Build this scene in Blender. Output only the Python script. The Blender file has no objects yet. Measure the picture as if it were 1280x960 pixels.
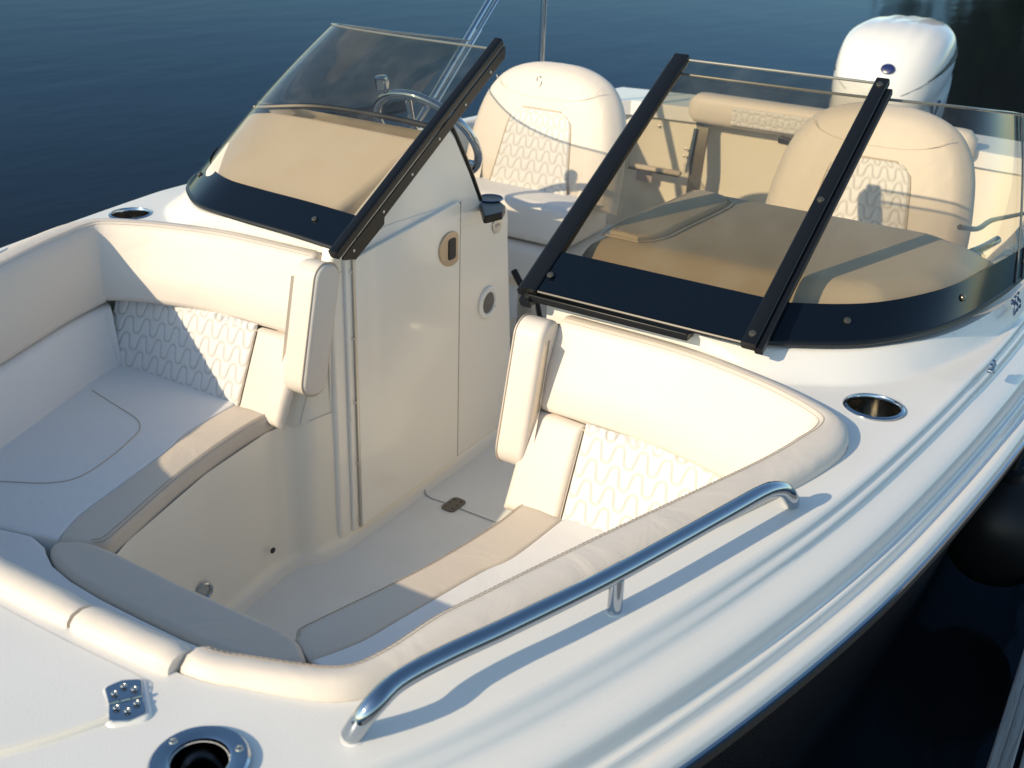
import bpy, bmesh, math, random
from mathutils import Vector, Matrix, noise
from mathutils.geometry import delaunay_2d_cdt
random.seed(7)
R = math.radians
scene = bpy.context.scene
COL = scene.collection

# ---------------------------------------------------------------- camera
CAM = Vector((1.873, 1.312, 0.866)); YAW = R(210.669); PITCH = R(25.53); ROLL = R(-2.012); FPX = 1404.37
def cam_axes():
    f = Vector((math.cos(YAW)*math.cos(PITCH), math.sin(YAW)*math.cos(PITCH), -math.sin(PITCH)))
    r = Vector((math.sin(YAW), -math.cos(YAW), 0)); d = f.cross(r)
    c, s = math.cos(ROLL), math.sin(ROLL)
    return c*r + s*d, -s*r + c*d, f
AX, AY, AZ = cam_axes()
def P(px, py, x=None, y=None, z=None, n=None, c=None):
    """surveyed point: the spot on a known real plane seen at a picture position"""
    d = AX*((px-640)/FPX) + AY*((py-480)/FPX) + AZ
    if n is not None: return CAM + d*((c - n.dot(CAM))/n.dot(d))
    i, v = (0, x) if x is not None else (1, y) if y is not None else (2, z)
    return CAM + d*((v-CAM[i])/d[i])
cam = bpy.data.cameras.new('camera'); co = bpy.data.objects.new('camera', cam); COL.objects.link(co)
M3 = Matrix((AX, -AY, -AZ)).transposed()
co.matrix_world = Matrix.Translation(CAM) @ M3.to_4x4()
cam.sensor_width = 36; cam.lens = FPX/1280*36; cam.clip_start = .02; cam.clip_end = 3000
cam.dof.use_dof = True; cam.dof.focus_distance = 2.15; cam.dof.aperture_fstop = 7.0
scene.camera = co

# ---------------------------------------------------------------- light
SUN = Vector((.822, -.338, .458)).normalized()
w = bpy.data.worlds.new('World'); scene.world = w; w.use_nodes = True
nt = w.node_tree; bg = nt.nodes['Background']
sky = nt.nodes.new('ShaderNodeTexSky'); sky.sky_type = 'NISHITA'; sky.sun_disc = False
sky.sun_elevation = math.asin(SUN.z); sky.sun_rotation = math.atan2(SUN.x, SUN.y)
sky.air_density = 1.0; sky.dust_density = .6; sky.ozone_density = 1.6
tn = nt.nodes.new('ShaderNodeMix'); tn.data_type = 'RGBA'; tn.blend_type = 'MULTIPLY'; tn.inputs[0].default_value = 1; tn.inputs[7].default_value = (1.12, 1.2, 1.14, 1)
nt.links.new(sky.outputs[0], tn.inputs[6]); nt.links.new(tn.outputs[2], bg.inputs[0]); bg.inputs[1].default_value = .15
sl = bpy.data.lights.new('sun', 'SUN'); sl.energy = 4.7; sl.angle = R(.5); sl.color = (1, .825, .57)
so = bpy.data.objects.new('sun', sl); COL.objects.link(so); so.rotation_euler = SUN.to_track_quat('Z', 'Y').to_euler()
scene.view_settings.view_transform = 'Standard'; scene.view_settings.look = 'None'; scene.view_settings.exposure = 0

# ---------------------------------------------------------------- materials
def mat(name, col, rough=.5, metal=0, coat=0, spec=.5, bump=None, var=0, vscale=6, rvar=0, sheen=0):
    m = bpy.data.materials.new(name); m.use_nodes = True; t = m.node_tree; b = t.nodes['Principled BSDF']
    b.inputs['Base Color'].default_value = (*col, 1); b.inputs['Roughness'].default_value = rough
    b.inputs['Metallic'].default_value = metal; b.inputs['Coat Weight'].default_value = coat
    b.inputs['Coat Roughness'].default_value = .08; b.inputs['Specular IOR Level'].default_value = spec
    tc = t.nodes.new('ShaderNodeTexCoord')
    if var:
        nz = t.nodes.new('ShaderNodeTexNoise'); nz.inputs['Scale'].default_value = vscale; nz.inputs['Detail'].default_value = 5
        mp = t.nodes.new('ShaderNodeMapRange'); mp.inputs['To Min'].default_value = 1-var; mp.inputs['To Max'].default_value = 1+var*.4
        mx = t.nodes.new('ShaderNodeMix'); mx.data_type = 'RGBA'; mx.blend_type = 'MULTIPLY'; mx.inputs[0].default_value = 1
        mx.inputs[6].default_value = (*col, 1)
        t.links.new(tc.outputs['Object'], nz.inputs['Vector']); t.links.new(nz.outputs[0], mp.inputs[0])
        t.links.new(mp.outputs[0], mx.inputs[7]); t.links.new(mx.outputs[2], b.inputs['Base Color'])
        if rvar:
            m2 = t.nodes.new('ShaderNodeMapRange'); m2.inputs['To Min'].default_value = max(.02, rough-rvar); m2.inputs['To Max'].default_value = rough+rvar
            t.links.new(nz.outputs[0], m2.inputs[0]); t.links.new(m2.outputs[0], b.inputs['Roughness'])
    if bump:
        kind, scale, strength, dist = bump
        if kind == 'noise':
            n2 = t.nodes.new('ShaderNodeTexNoise'); n2.inputs['Scale'].default_value = scale; n2.inputs['Detail'].default_value = 3
        else:
            n2 = t.nodes.new('ShaderNodeTexVoronoi'); n2.inputs['Scale'].default_value = scale
        bp = t.nodes.new('ShaderNodeBump'); bp.inputs['Strength'].default_value = strength; bp.inputs['Distance'].default_value = dist
        t.links.new(tc.outputs['Object'], n2.inputs['Vector']); t.links.new(n2.outputs[0], bp.inputs['Height']); t.links.new(bp.outputs[0], b.inputs['Normal'])
    return m
MT = dict(
 gel=mat('white_gelcoat', (.80, .785, .755), .27, coat=.35, var=.05, vscale=4, rvar=.08),
 deck=mat('deck_gelcoat', (.80, .785, .755), .36, coat=.2, var=.06, vscale=6, rvar=.08, bump=('noise', 420, .13, .002)),
 liner=mat('cream_gelcoat', (.87, .81, .70), .28, coat=.35, var=.05, vscale=4),
 floor=mat('nonskid_floor', (.84, .82, .77), .6, var=.1, vscale=9, bump=('voronoi', 420, .25, .002)),
 cream=mat('cream_vinyl', (.72, .65, .575), .48, spec=.35, var=.05, vscale=7, bump=('voronoi', 620, .10, .0015)),
 white=mat('white_vinyl', (.78, .765, .75), .5, spec=.35, var=.04, vscale=7, bump=('voronoi', 620, .10, .0015)),
 taupe=mat('taupe_vinyl', (.66, .575, .48), .46, spec=.35, var=.06, vscale=7, bump=('voronoi', 620, .10, .0015)),
 tan2=mat('tan_nonskid', (.60, .52, .41), .6, var=.05, vscale=5, bump=('voronoi', 300, .2, .0015)),
 tan=mat('tan_dash', (.82, .71, .58), .5, var=.04, vscale=5, bump=('noise', 420, .1, .001)),
 thread=mat('stitch_thread', (.42, .34, .26), .8),
 piping=mat('piping_cord', (.50, .42, .33), .6),
 black=mat('black_frame', (.006, .0065, .008), .32, spec=.4),
 band=mat('black_band', (.003, .006, .012), .1, spec=.32),
 rubber=mat('black_rubber', (.015, .014, .013), .6, var=.3, vscale=20),
 steel=mat('stainless_steel', (.42, .47, .53), .05, metal=1, var=.05, vscale=30),
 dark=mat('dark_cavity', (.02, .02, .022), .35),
 satin=mat('satin_steel', (.55, .53, .50), .3, metal=1),
 hull=mat('hull_gelcoat', (.012, .014, .018), .25, coat=.2),
 engine=mat('engine_paint', (.70, .70, .695), .2, coat=.6, var=.02),
 blue=mat('emblem_blue', (.01, .02, .10), .25),
 letters=mat('badge_letters', (.03, .07, .16), .3),
 label=mat('sticker', (.42, .36, .36), .5),
 bronze=mat('latch_plate', (.50, .40, .29), .28, metal=.7),
 vent=mat('vent_mesh', (.16, .15, .14), .5, metal=.5),
 tonal=mat('tonal_thread', (.86, .84, .82), .6),
 wood=mat('dock_wood', (.36, .35, .335), .8, var=.5, vscale=14, bump=('noise', 60, .5, .01)),
 bark=mat('bark', (.06, .045, .03), .9),
 leaf=mat('leaf', (.05, .07, .025), .7, var=.5, vscale=3),
)
def wrinkle(m):
    t = m.node_tree; b = t.nodes['Principled BSDF']; old = [n for n in t.nodes if n.type == 'BUMP'][0]; tc = [n for n in t.nodes if n.type == 'TEX_COORD'][0]
    nz = t.nodes.new('ShaderNodeTexNoise'); nz.inputs['Scale'].default_value = 9; nz.inputs['Detail'].default_value = 4; nz.inputs['Distortion'].default_value = 1.2
    bp = t.nodes.new('ShaderNodeBump'); bp.inputs['Strength'].default_value = .22; bp.inputs['Distance'].default_value = .012
    t.links.new(tc.outputs['Object'], nz.inputs['Vector']); t.links.new(nz.outputs[0], bp.inputs['Height']); t.links.new(bp.outputs[0], old.inputs['Normal'])
for k_ in ('cream', 'white', 'taupe'): wrinkle(MT[k_])
def stretched_wood(m):
    t = m.node_tree; tc = [n for n in t.nodes if n.type == 'TEX_COORD'][0]
    mp = t.nodes.new('ShaderNodeMapping'); mp.inputs['Scale'].default_value = (.12, 1.6, 1)
    t.links.new(tc.outputs['Object'], mp.inputs['Vector'])
    for n in t.nodes:
        if n.type == 'TEX_NOISE': t.links.new(mp.outputs[0], n.inputs['Vector'])
stretched_wood(MT['wood'])
def quilt_mat():
    m = mat('quilted_vinyl', (.82, .80, .78), .5, spec=.35, bump=('voronoi', 620, .10, .0015)); t = m.node_tree; b = t.nodes['Principled BSDF']
    at = t.nodes.new('ShaderNodeAttribute'); at.attribute_name = 'seam'; mx = t.nodes.new('ShaderNodeMix'); mx.data_type = 'RGBA'
    mx.inputs[6].default_value = (.715, .695, .67, 1); mx.inputs[7].default_value = (.55, .52, .48, 1)
    t.links.new(at.outputs['Fac'], mx.inputs[0]); t.links.new(mx.outputs[2], b.inputs['Base Color']); return m
MT['seamgrey'] = mat('seam_grey', (.34, .34, .35), .5); MT['quilt'] = quilt_mat(); MT['leg'] = mat('leg_metal', (.16, .145, .12), .3, metal=.8)
MT['bounce_gel'] = mat('bounce_lit_gelcoat', (.88, .835, .76), .2, coat=.5, var=.03, vscale=3)  # console gelcoat with the warm bounce light mixed into its colour
def glass_mat(name, tint):
    m = bpy.data.materials.new(name); m.use_nodes = True; t = m.node_tree; t.nodes.remove(t.nodes['Principled BSDF'])
    out = t.nodes['Material Output']; tr = t.nodes.new('ShaderNodeBsdfTransparent'); tr.inputs[0].default_value = (*tint, 1)
    gl = t.nodes.new('ShaderNodeBsdfGlossy'); gl.inputs['Roughness'].default_value = .02
    ge = t.nodes.new('ShaderNodeNewGeometry'); dt = t.nodes.new('ShaderNodeVectorMath'); dt.operation = 'DOT_PRODUCT'; t.links.new(ge.outputs['Normal'], dt.inputs[0]); t.links.new(ge.outputs['Incoming'], dt.inputs[1])
    def mth(op, a, b=None):
        n = t.nodes.new('ShaderNodeMath'); n.operation = op
        for k, q in enumerate((a, b)):
            if q is None: continue
            if isinstance(q, (int, float)): n.inputs[k].default_value = q
            else: t.links.new(q, n.inputs[k])
        return n.outputs[0]
    f5 = mth('POWER', mth('SUBTRACT', 1.0, mth('ABSOLUTE', dt.outputs['Value'])), 5.0)
    frv = mth('ADD', mth('MULTIPLY', f5, .95), .05)
    mx = t.nodes.new('ShaderNodeMixShader')
    t.links.new(frv, mx.inputs[0]); t.links.new(tr.outputs[0], mx.inputs[1]); t.links.new(gl.outputs[0], mx.inputs[2]); hz_ = t.nodes.new('ShaderNodeBsdfDiffuse'); hz_.inputs[0].default_value = (.7, .7, .7, 1); nz = t.nodes.new('ShaderNodeTexNoise'); nz.inputs['Scale'].default_value = 14; nz.inputs['Detail'].default_value = 6
    tc_ = t.nodes.new('ShaderNodeTexCoord'); t.links.new(tc_.outputs['Object'], nz.inputs['Vector']); m2 = t.nodes.new('ShaderNodeMixShader')
    t.links.new(mth('MULTIPLY', mth('POWER', nz.outputs[0], 3.0), .10), m2.inputs[0]); t.links.new(mx.outputs[0], m2.inputs[1]); t.links.new(hz_.outputs[0], m2.inputs[2]); t.links.new(m2.outputs[0], out.inputs[0])
    return m
MT['glass'] = glass_mat('smoked_glass', (.77, .735, .655))
MT['edge'] = mat('glass_edge', (.14, .15, .145), .12, spec=.6)

# ---------------------------------------------------------------- mesh helpers
ORG = Vector((-.7, 0, -1.15))
class MB:
    def __init__(s): s.v = []; s.f = []
    def add(s, vs, fs):
        o = len(s.v); s.v += [Vector(v) for v in vs]; s.f += [tuple(i+o for i in f) for f in fs]; return s
def build(name, mb, m, parent=None, angle=35):
    me = bpy.data.meshes.new(name)
    top = parent is None
    off = Vector((0, 0, 0)) if top else (parent['_org'] if '_org' in parent else ORG)
    me.from_pydata([v - Vector(off) for v in mb.v], [], mb.f); me.validate()
    att = getattr(mb, 'att', None)
    if att: me.attributes.new('seam', 'FLOAT', 'POINT').data.foreach_set('value', att)
    bm = bmesh.new(); bm.from_mesh(me)
    if not att: bmesh.ops.remove_doubles(bm, verts=bm.verts, dist=1e-6)
    bmesh.ops.recalc_face_normals(bm, faces=bm.faces); bm.to_mesh(me); bm.free()
    me.materials.append(m if not isinstance(m, str) else MT[m]); me.shade_smooth(); me.set_sharp_from_angle(angle=R(angle))
    o = bpy.data.objects.new(name, me); COL.objects.link(o)
    if parent is not None: o.parent = parent
    return o
def spl(pts, n, closed=False):
    """evenly resampled Catmull-Rom through pts (any dimension tuples)"""
    pts = [Vector(p) for p in pts]; N = len(pts); dense = []
    seg = N if closed else N-1
    for i in range(seg):
        if closed: a, b, c, d = pts[i-1], pts[i], pts[(i+1) % N], pts[(i+2) % N]
        else:
            b, c = pts[i], pts[i+1]; a = pts[i-1] if i else b*2-c; d = pts[i+2] if i+2 < N else c*2-b
        for k in range(24):
            t = k/24; t2 = t*t; t3 = t2*t
            dense.append(.5*((2*b)+(c-a)*t+(2*a-5*b+4*c-d)*t2+(3*b-a-3*c+d)*t3))
    dense.append(pts[0].copy() if closed else pts[-1].copy())
    return resample(dense, n, closed)
def resample(d, n, closed=False):
    L = [0]
    for i in range(1, len(d)): L.append(L[-1]+(d[i]-d[i-1]).length)
    out = []; j = 0; m = n if closed else n-1
    for k in range(n):
        t = L[-1]*k/m
        while j < len(L)-2 and L[j+1] < t: j += 1
        s = (t-L[j])/max(1e-9, L[j+1]-L[j]); out.append(d[j].lerp(d[j+1], s))
    return out
def loft(rows, closed=False, cap=False):
    mb = MB(); n = len(rows[0])
    for r in rows: mb.v += [Vector(p) for p in r]
    for i in range(len(rows)-1):
        for j in range(n if closed else n-1):
            k = (j+1) % n
            mb.f.append((i*n+j, i*n+k, (i+1)*n+k, (i+1)*n+j))
    if cap: mb.f.append(tuple(range(n))); mb.f.append(tuple((len(rows)-1)*n+j for j in reversed(range(n))))
    return mb
UP = Vector((0, 0, 1))
def frames(path, up=UP, closed=False):
    out = []; N = len(path)
    for i, p in enumerate(path):
        a = path[i-1] if (i or closed) else path[0]; b = path[(i+1) % N] if (i < N-1 or closed) else path[-1]
        t = (b-a).normalized(); s = t.cross(up)
        if s.length < 1e-5: s = t.cross(Vector((1, 0, 0)))
        s.normalize(); out.append((p, t, s, s.cross(t)))
    return out
def sweep(path, prof, up=UP, closedprof=True, cap=True, horiz=False):
    """prof: list of (a,b) or function(u)->list ; a along side (t x up), b along up"""
    rows = []; N = len(path)
    for i, (p, t, s, b) in enumerate(frames(path, up)):
        pr = prof(i/(N-1)) if callable(prof) else prof
        if horiz: s = Vector((s.x, s.y, 0)).normalized(); b = UP
        rows.append([p + s*q[0] + b*q[1] for q in pr])
    return loft(rows, closedprof, cap and closedprof)
def tube(path, r, n=12, cap=True):
    path = [Vector(p) for p in path]; rows = []; N = len(path)
    t0 = (path[1]-path[0]).normalized(); ref = UP if abs(t0.z) < .9 else Vector((1, 0, 0)); s = t0.cross(ref).normalized()
    for i, p in enumerate(path):
        t = (path[min(N-1, i+1)]-path[max(0, i-1)]).normalized(); s = (s - t*s.dot(t)).normalized(); b = t.cross(s)
        rr = r(i/(N-1)) if callable(r) else r
        rows.append([p + (s*math.cos(2*math.pi*k/n) + b*math.sin(2*math.pi*k/n))*rr for k in range(n)])
    return loft(rows, True, cap)
def box(c, sx, sy, sz, ax=None, bev=.004):
    c = Vector(c); X, Y, Z = ax if ax else (Vector((1, 0, 0)), Vector((0, 1, 0)), UP)
    out = [Vector((c+X*(a*sx/2)+Y*(b*sy/2))) for a, b in ((-1, -1), (1, -1), (1, 1), (-1, 1))]
    return slab(round_poly(out, max(bev, .0005), 3), Z, sz, bev, center=True)
def round_poly(pts, rad, seg=5):
    """fillet polygon corners (planar 3d points); rad may be list"""
    pts = [Vector(p) for p in pts]; N = len(pts); out = []
    for i, p in enumerate(pts):
        r = rad[i] if isinstance(rad, (list, tuple)) else rad
        a = pts[i-1]-p; b = pts[(i+1) % N]-p; la, lb = a.length, b.length; a.normalize(); b.normalize()
        ang = a.angle(b, math.pi)
        if r < .0021 or ang > R(172): out.append(p); continue
        d = min(r/math.tan(ang/2), la*.48, lb*.48); rr = d*math.tan(ang/2)
        cdir = (a+b).normalized(); c = p + cdir*(rr/math.sin(ang/2)); s = p+a*d-c; e = p+b*d-c; th = s.angle(e, 0); axn = s.cross(e)
        if axn.length < 1e-12: out.append(p); continue
        for k in range(seg+1): out.append(c + Matrix.Rotation(th*k/seg, 3, axn.normalized()) @ s)
    return out
def dens(pts, step=.03, closed=True):
    o = []; N = len(pts)
    for i in range(N if closed else N-1):
        a, b = pts[i], pts[(i+1) % N]; k = max(1, int((b-a).length/step))
        for j in range(k): o.append(a.lerp(b, j/k))
    if not closed: o.append(pts[-1])
    return o
def inset(pts, nrm, d):
    N = len(pts); out = []
    for i, p in enumerate(pts):
        a = (p-pts[i-1]); b = (pts[(i+1) % N]-p)
        if a.length < 1e-9: a = b
        if b.length < 1e-9: b = a
        n1 = nrm.cross(a).normalized(); n2 = nrm.cross(b).normalized(); m = n1+n2
        if m.length < 1e-6: m = n1
        m.normalize(); k = 1/max(.5, m.dot(n1)); out.append(p + m*d*k)
    return out
def area_n(pts):
    n = Vector((0, 0, 0))
    for i, p in enumerate(pts): n += p.cross(pts[(i+1) % len(pts)])
    return n
def slab(outline, nrm, thick, r=.01, crown=0, crown_w=.04, center=False, seg=4, back=True, rb=None):
    """cushion / plate: outline lies on the front face; body extends back along -nrm; rounded rim, flat or crowned top"""
    nrm = Vector(nrm).normalized(); pts = []
    for p in outline:
        p = Vector(p)
        if not pts or (p-pts[-1]).length > 4e-4: pts.append(p)
    if (pts[0]-pts[-1]).length < 4e-4: pts.pop()
    if area_n(pts).dot(nrm) < 0: pts.reverse()
    N = len(pts); u = nrm.orthogonal().normalized(); v_ = nrm.cross(u)
    p2 = [(p.dot(u), p.dot(v_)) for p in pts]; dirs = []; lim = []
    for i, p in enumerate(pts):
        a_ = p-pts[i-1]; b_ = pts[(i+1) % N]-p; n1 = nrm.cross(a_).normalized(); n2 = nrm.cross(b_).normalized(); m = n1+n2
        m = n1 if m.length < 1e-6 else m.normalized(); k = 1/max(.5, m.dot(n1)); dirs.append(m*k)
        dx, dy = m.dot(u), m.dot(v_); ox, oy = p2[i]; best = 1e9
        for j in range(N):
            k2 = (j+1) % N
            if i in (j, k2): continue
            ax_, ay_ = p2[j]; bx_, by_ = p2[k2]; ex, ey = bx_-ax_, by_-ay_; den = dx*ey-dy*ex
            if abs(den) < 1e-12: continue
            t = ((ax_-ox)*ey-(ay_-oy)*ex)/den; w_ = ((ax_-ox)*dy-(ay_-oy)*dx)/den
            if t > 1e-5 and -.001 <= w_ <= 1.001: best = min(best, t)
        lim.append(best*.44/k)
    lim = [min(lim[i-1], lim[i], lim[(i+1) % N]) for i in range(N)]
    for i, p in enumerate(pts):                 # tight fillets: do not pass the fillet's centre
        a_ = p-pts[i-1]; b_ = pts[(i+1) % N]-p; th = a_.angle(b_, 0)
        if R(2) < th < R(40) and a_.cross(b_).dot(nrm) > 0: lim[i] = min(lim[i], .9*min(a_.length, b_.length)/th)
    def ins(d): return [p+dirs[i]*min(d, lim[i]) for i, p in enumerate(pts)]
    base = nrm*(thick/2) if center else Vector((0, 0, 0)); rows = []
    rb = min(r, thick*.45) if rb is None else rb
    if center and rb > 0:
        rows.append([p+base-nrm*thick for p in ins(rb*1.25)])
        rows.append([p+base-nrm*thick for p in ins(rb)])
        for k in range(1, seg): a = math.pi/2*k/seg; rows.append([p+base-nrm*(thick-rb+rb*math.cos(a)) for p in ins(rb*(1-math.sin(a)))])
        rows.append([p+base-nrm*(thick-rb) for p in pts])
    else: rows.append([p+base-nrm*thick for p in pts])
    for k in range(seg+1):
        a = math.pi/2*k/seg; rows.append([p+base-nrm*(r*(1-math.sin(a))) for p in ins(r*(1-math.cos(a)))])
    if crown:
        for k in range(1, 5): q = k/4; rows.append([p+base+nrm*crown*math.sin(q*math.pi/2) for p in ins(r+crown_w*q)])
    rows.append([p+base+nrm*crown for p in ins((r+(crown_w if crown else 0))*1.12+.001)])
    mb = loft(rows, True, False); n = N
    mb.f.append(tuple((len(rows)-1)*n+j for j in range(n)))
    if back: mb.f.append(tuple(reversed(range(n))))
    return mb
def disc(c, nrm, r, h, n=14, dome=True):
    c = Vector(c); nrm = Vector(nrm).normalized(); s = nrm.orthogonal().normalized(); t = nrm.cross(s); rows = []
    prof = [(1, 0), (1, .35), (.85, .75), (.5, .97), (.02, 1)] if dome else [(1, 0), (1, .8), (.93, 1), (.02, 1)]
    for q, hh in prof: rows.append([c + (s*math.cos(2*math.pi*k/n)+t*math.sin(2*math.pi*k/n))*r*q + nrm*h*hh for k in range(n)])
    return loft(rows, True, True)
def lathe(c, nrm, prof, n=32, sx=1, s=None):
    c = Vector(c); nrm = Vector(nrm).normalized(); s = Vector(s).normalized() if s else nrm.orthogonal().normalized(); t = nrm.cross(s)
    rows = [[c + (s*math.cos(2*math.pi*k/n)*sx+t*math.sin(2*math.pi*k/n))*q + nrm*h for k in range(n)] for q, h in prof]
    return loft(rows, True, False)
def grid(fn, nu, nv): return loft([[fn(i/(nu-1), j/(nv-1)) for j in range(nv)] for i in range(nu)])
def stitches(path, nrm, length=.006, gap=.004, r=.0009, lift=.0002):
    """one thread line: thick where the stitch shows, dipping between stitches"""
    path = [Vector(p) for p in path]; L = sum((path[i+1]-path[i]).length for i in range(len(path)-1))
    n = max(2, int(L/(length+gap))); fine = resample(path, n*4+1); rows = []
    for i, p in enumerate(fine):
        t = (fine[min(n*4, i+1)]-fine[max(0, i-1)]).normalized(); sd_ = t.cross(nrm).normalized(); on = (0, 1, 1, 1)[i % 4]
        w_ = r*(1 if on else .35); h = lift+(r*.9 if on else -r*.9); p = p+nrm*h
        rows.append([p-sd_*w_-nrm*r, p-sd_*w_*.6+nrm*r*.3, p+sd_*w_*.6+nrm*r*.3, p+sd_*w_-nrm*r])
    return loft(rows, True, True)
def letters(name, body, size, origin, right, up, m, parent, ext=.0015):
    c = bpy.data.curves.new(name, 'FONT'); c.body = body; c.size = size; c.extrude = ext
    t = bpy.data.objects.new(name, c); COL.objects.link(t); dg = bpy.context.evaluated_depsgraph_get(); dg.update()
    me = bpy.data.meshes.new_from_object(t.evaluated_get(dg)); bpy.data.objects.remove(t); bpy.data.curves.remove(c)
    right = Vector(right).normalized(); up = Vector(up).normalized(); n = right.cross(up)
    for v in me.vertices: v.co = Vector(origin) + right*v.co.x + up*v.co.y + n*v.co.z - ORG
    me.materials.clear(); me.materials.append(MT[m]); o = bpy.data.objects.new(name, me); COL.objects.link(o); o.parent = parent
    return o
def each(name, parts, m, parent):
    for q in parts: build(name, q, m, parent)
def V(*a): return Vector(a)
def mir(pts): return [V(p[0], -p[1], p[2]) for p in pts]
def tag(o, label=None, cat=None, group=None, kind=None):
    if label: o['label'] = label
    if cat: o['category'] = cat
    if group: o['group'] = group
    if kind: o['kind'] = kind
def smooth(t): t = max(0, min(1, t)); return t*t*(3-2*t)
def lerp(a, b, t): return a+(b-a)*t

# ================================================================ the boat
boat = bpy.data.objects.new('motorboat', None); COL.objects.link(boat); boat.location = ORG
tag(boat, 'white dual console motorboat with cream bow seats, smoked windshield and white outboard', 'motorboat')
def islands(mb):
    par = list(range(len(mb.v)))
    def find(i):
        while par[i] != i: par[i] = par[par[i]]; i = par[i]
        return i
    for f in mb.f:
        for i in f[1:]: par[find(i)] = find(f[0])
    gr = {}
    for f in mb.f: gr.setdefault(find(f[0]), []).append(f)
    out = []
    for fs in gr.values():
        us = sorted({i for f in fs for i in f}); mp = {u: k for k, u in enumerate(us)}; q = MB(); q.v = [mb.v[u] for u in us]; q.f = [tuple(mp[i] for i in f) for f in fs]; out.append(q)
    return out
def sub(name, mb, m, parent, **k):
    if name.endswith(('_screws', '_bolts', 'feet')):        # each fastener is a piece of its own
        for q in islands(mb): build('foot' if name == 'feet' else name[:-1], q, m, parent, **k)
        return
    return build(name, mb, m, parent, **k)
def sheer(x):
    s = 0
    if x < -.2: s = -.043*(-x-.2)
    if x > .9: s = .05*(x-.9)**2
    return s
# plan curves of the port half, bow -> stern
E_pts = [(1.80, 0), (1.775, .2), (1.69, .42), (1.53, .62), (1.31, .80), (1.1, .90), (.892, .972), (.704, 1.026), (.411, 1.094), (.18, 1.13), (-.037, 1.158), (-.3, 1.185), (-.8, 1.21), (-1.5, 1.215), (-2.3, 1.19), (-3.0, 1.14)]
NE = 140
Ecur = spl([V(x, y, 0) for x, y in E_pts], NE)
for _ in range(14): Ecur = [Ecur[0]]+[(Ecur[i-1]+Ecur[i]*2+Ecur[i+1])/4 for i in range(1, NE-1)]+[Ecur[-1]]
def offs(d, dz):
    """points inward of the outer edge"""
    out = []
    for i, p in enumerate(Ecur):
        a = Ecur[max(0, i-1)]; b = Ecur[min(NE-1, i+1)]; t = (b-a).normalized(); n = V(-t.y, t.x, 0)
        if i == 0: n = V(1, 0, 0)
        if n.dot(V(p.x+1.0, p.y*1.0, 0)) < 0: n = -n
        q = p - n*d; q.y = max(q.y, 0)
        out.append(V(q.x, q.y, dz + sheer(p.x)))
    return out
PROF = [(.118, -.017), (.107, -.020), (.101, -.027), (.096, -.033), (.088, -.036), (.060, -.042), (.046, -.049), (.040, -.058), (.038, -.074), (.036, -.083), (.031, -.087), (.027, -.093), (.024, -.103), (.021, -.1055), (.018, -.1055)]
def both(rows): return loft(rows), loft([mir(r) for r in rows])
# rub rail
rr = [(.0185, -.118), (.0185, -.1105), (.014, -.1085), (.006, -.1115), (.001, -.119), (-.0015, -.124), (-.001, -.129)]
mb = MB()
for q in both([offs(d, z) for d, z in rr]): mb.add(q.v, q.f)
rub = build('rub_rail', mb, 'gel', boat, angle=60)
mb = MB()
for q in both([offs(d, z) for d, z in [(-.001, -.1285), (-.0045, -.130), (-.006, -.134), (-.0045, -.138), (-.001, -.1395)]]): mb.add(q.v, q.f)
sub('steel_insert', mb, 'steel', rub)
mb = MB()
for q in both([offs(d, z) for d, z in [(-.001, -.1395), (-.003, -.142), (-.003, -.153), (.006, -.158)]]): mb.add(q.v, q.f)
sub('rubber_edge', mb, 'rubber', rub)
# hull
hrows = [offs(.006, -.157)]
for d, z, in [(.03, -.22), (.10, -.45), (.17, -.70), (.22, -.95), (.35, -1.1), (.8, -1.25)]:
    hrows.append(offs(d, z))
mb = MB()
for q in both(hrows): mb.add(q.v, q.f)
st = [r[-1] for r in hrows]; q = loft([st, mir(st)]); mb.add(q.v, q.f)
build('hull', mb, 'hull', boat)
# deck sheet : height field over a plan with the cockpit cut out
I_pts = [(1.208, 0), (1.208, .3), (1.192, .489), (1.172, .554), (1.126, .655), (1.059, .697), (.954, .737), (.827, .776), (.684, .821), (.527, .873), (.348, .931), (.228, .957), (.159, .952), (.11, .921), (.064, .835), (.027, .732), (-.005, .59), (-.014, .412), (-.018, .268)]
Icur = spl([V(x, y, 0) for x, y in I_pts], 120)
WB = [(.014, .252), (.004, .41), (-.003, .57), (-.016, .70), (-.06, .785), (-.145, .883), (-.262, .958), (-.389, 1.006), (-.584, 1.046), (-.753, 1.066), (-1.0, 1.083), (-1.4, 1.095)]
WBc = spl([V(x, y, 0) for x, y in WB], 90)
def wdist(x, y):
    y = abs(y); best = 9; side = 1
    for i in range(len(WBc)-1):
        a, b = WBc[i], WBc[i+1]; ab = (b.x-a.x, b.y-a.y); ap = (x-a.x, y-a.y); t = max(0, min(1, (ab[0]*ap[0]+ab[1]*ap[1])/(ab[0]**2+ab[1]**2)))
        dx, dy = ap[0]-ab[0]*t, ap[1]-ab[1]*t; d = math.hypot(dx, dy)
        if d < best: best = d; side = 1 if ab[0]*ap[1]-ab[1]*ap[0] < 0 else -1
    return best*side            # negative = inside the glass
def deck_z(x, y):
    y0 = min(.55, .3+.5*(1.5-x)); z = -.017*smooth((abs(y)-y0)/lerp(.6, .4, smooth((x-.6)/.5))) + sheer(x)
    if -1.8 < x < .35:
        d = wdist(x, y)
        wl = lerp(.066, .030, smooth((-x-.05)/.30)); t_ = max(0, min(1, 1-(max(d, 0)-.004)/wl)); k = (t_*t_/.3 if t_ < .15 else t_-.075)/.925; k2 = 1-smooth((-x-1.0)/.5)
        z += .043*k*k2
    return z
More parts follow.
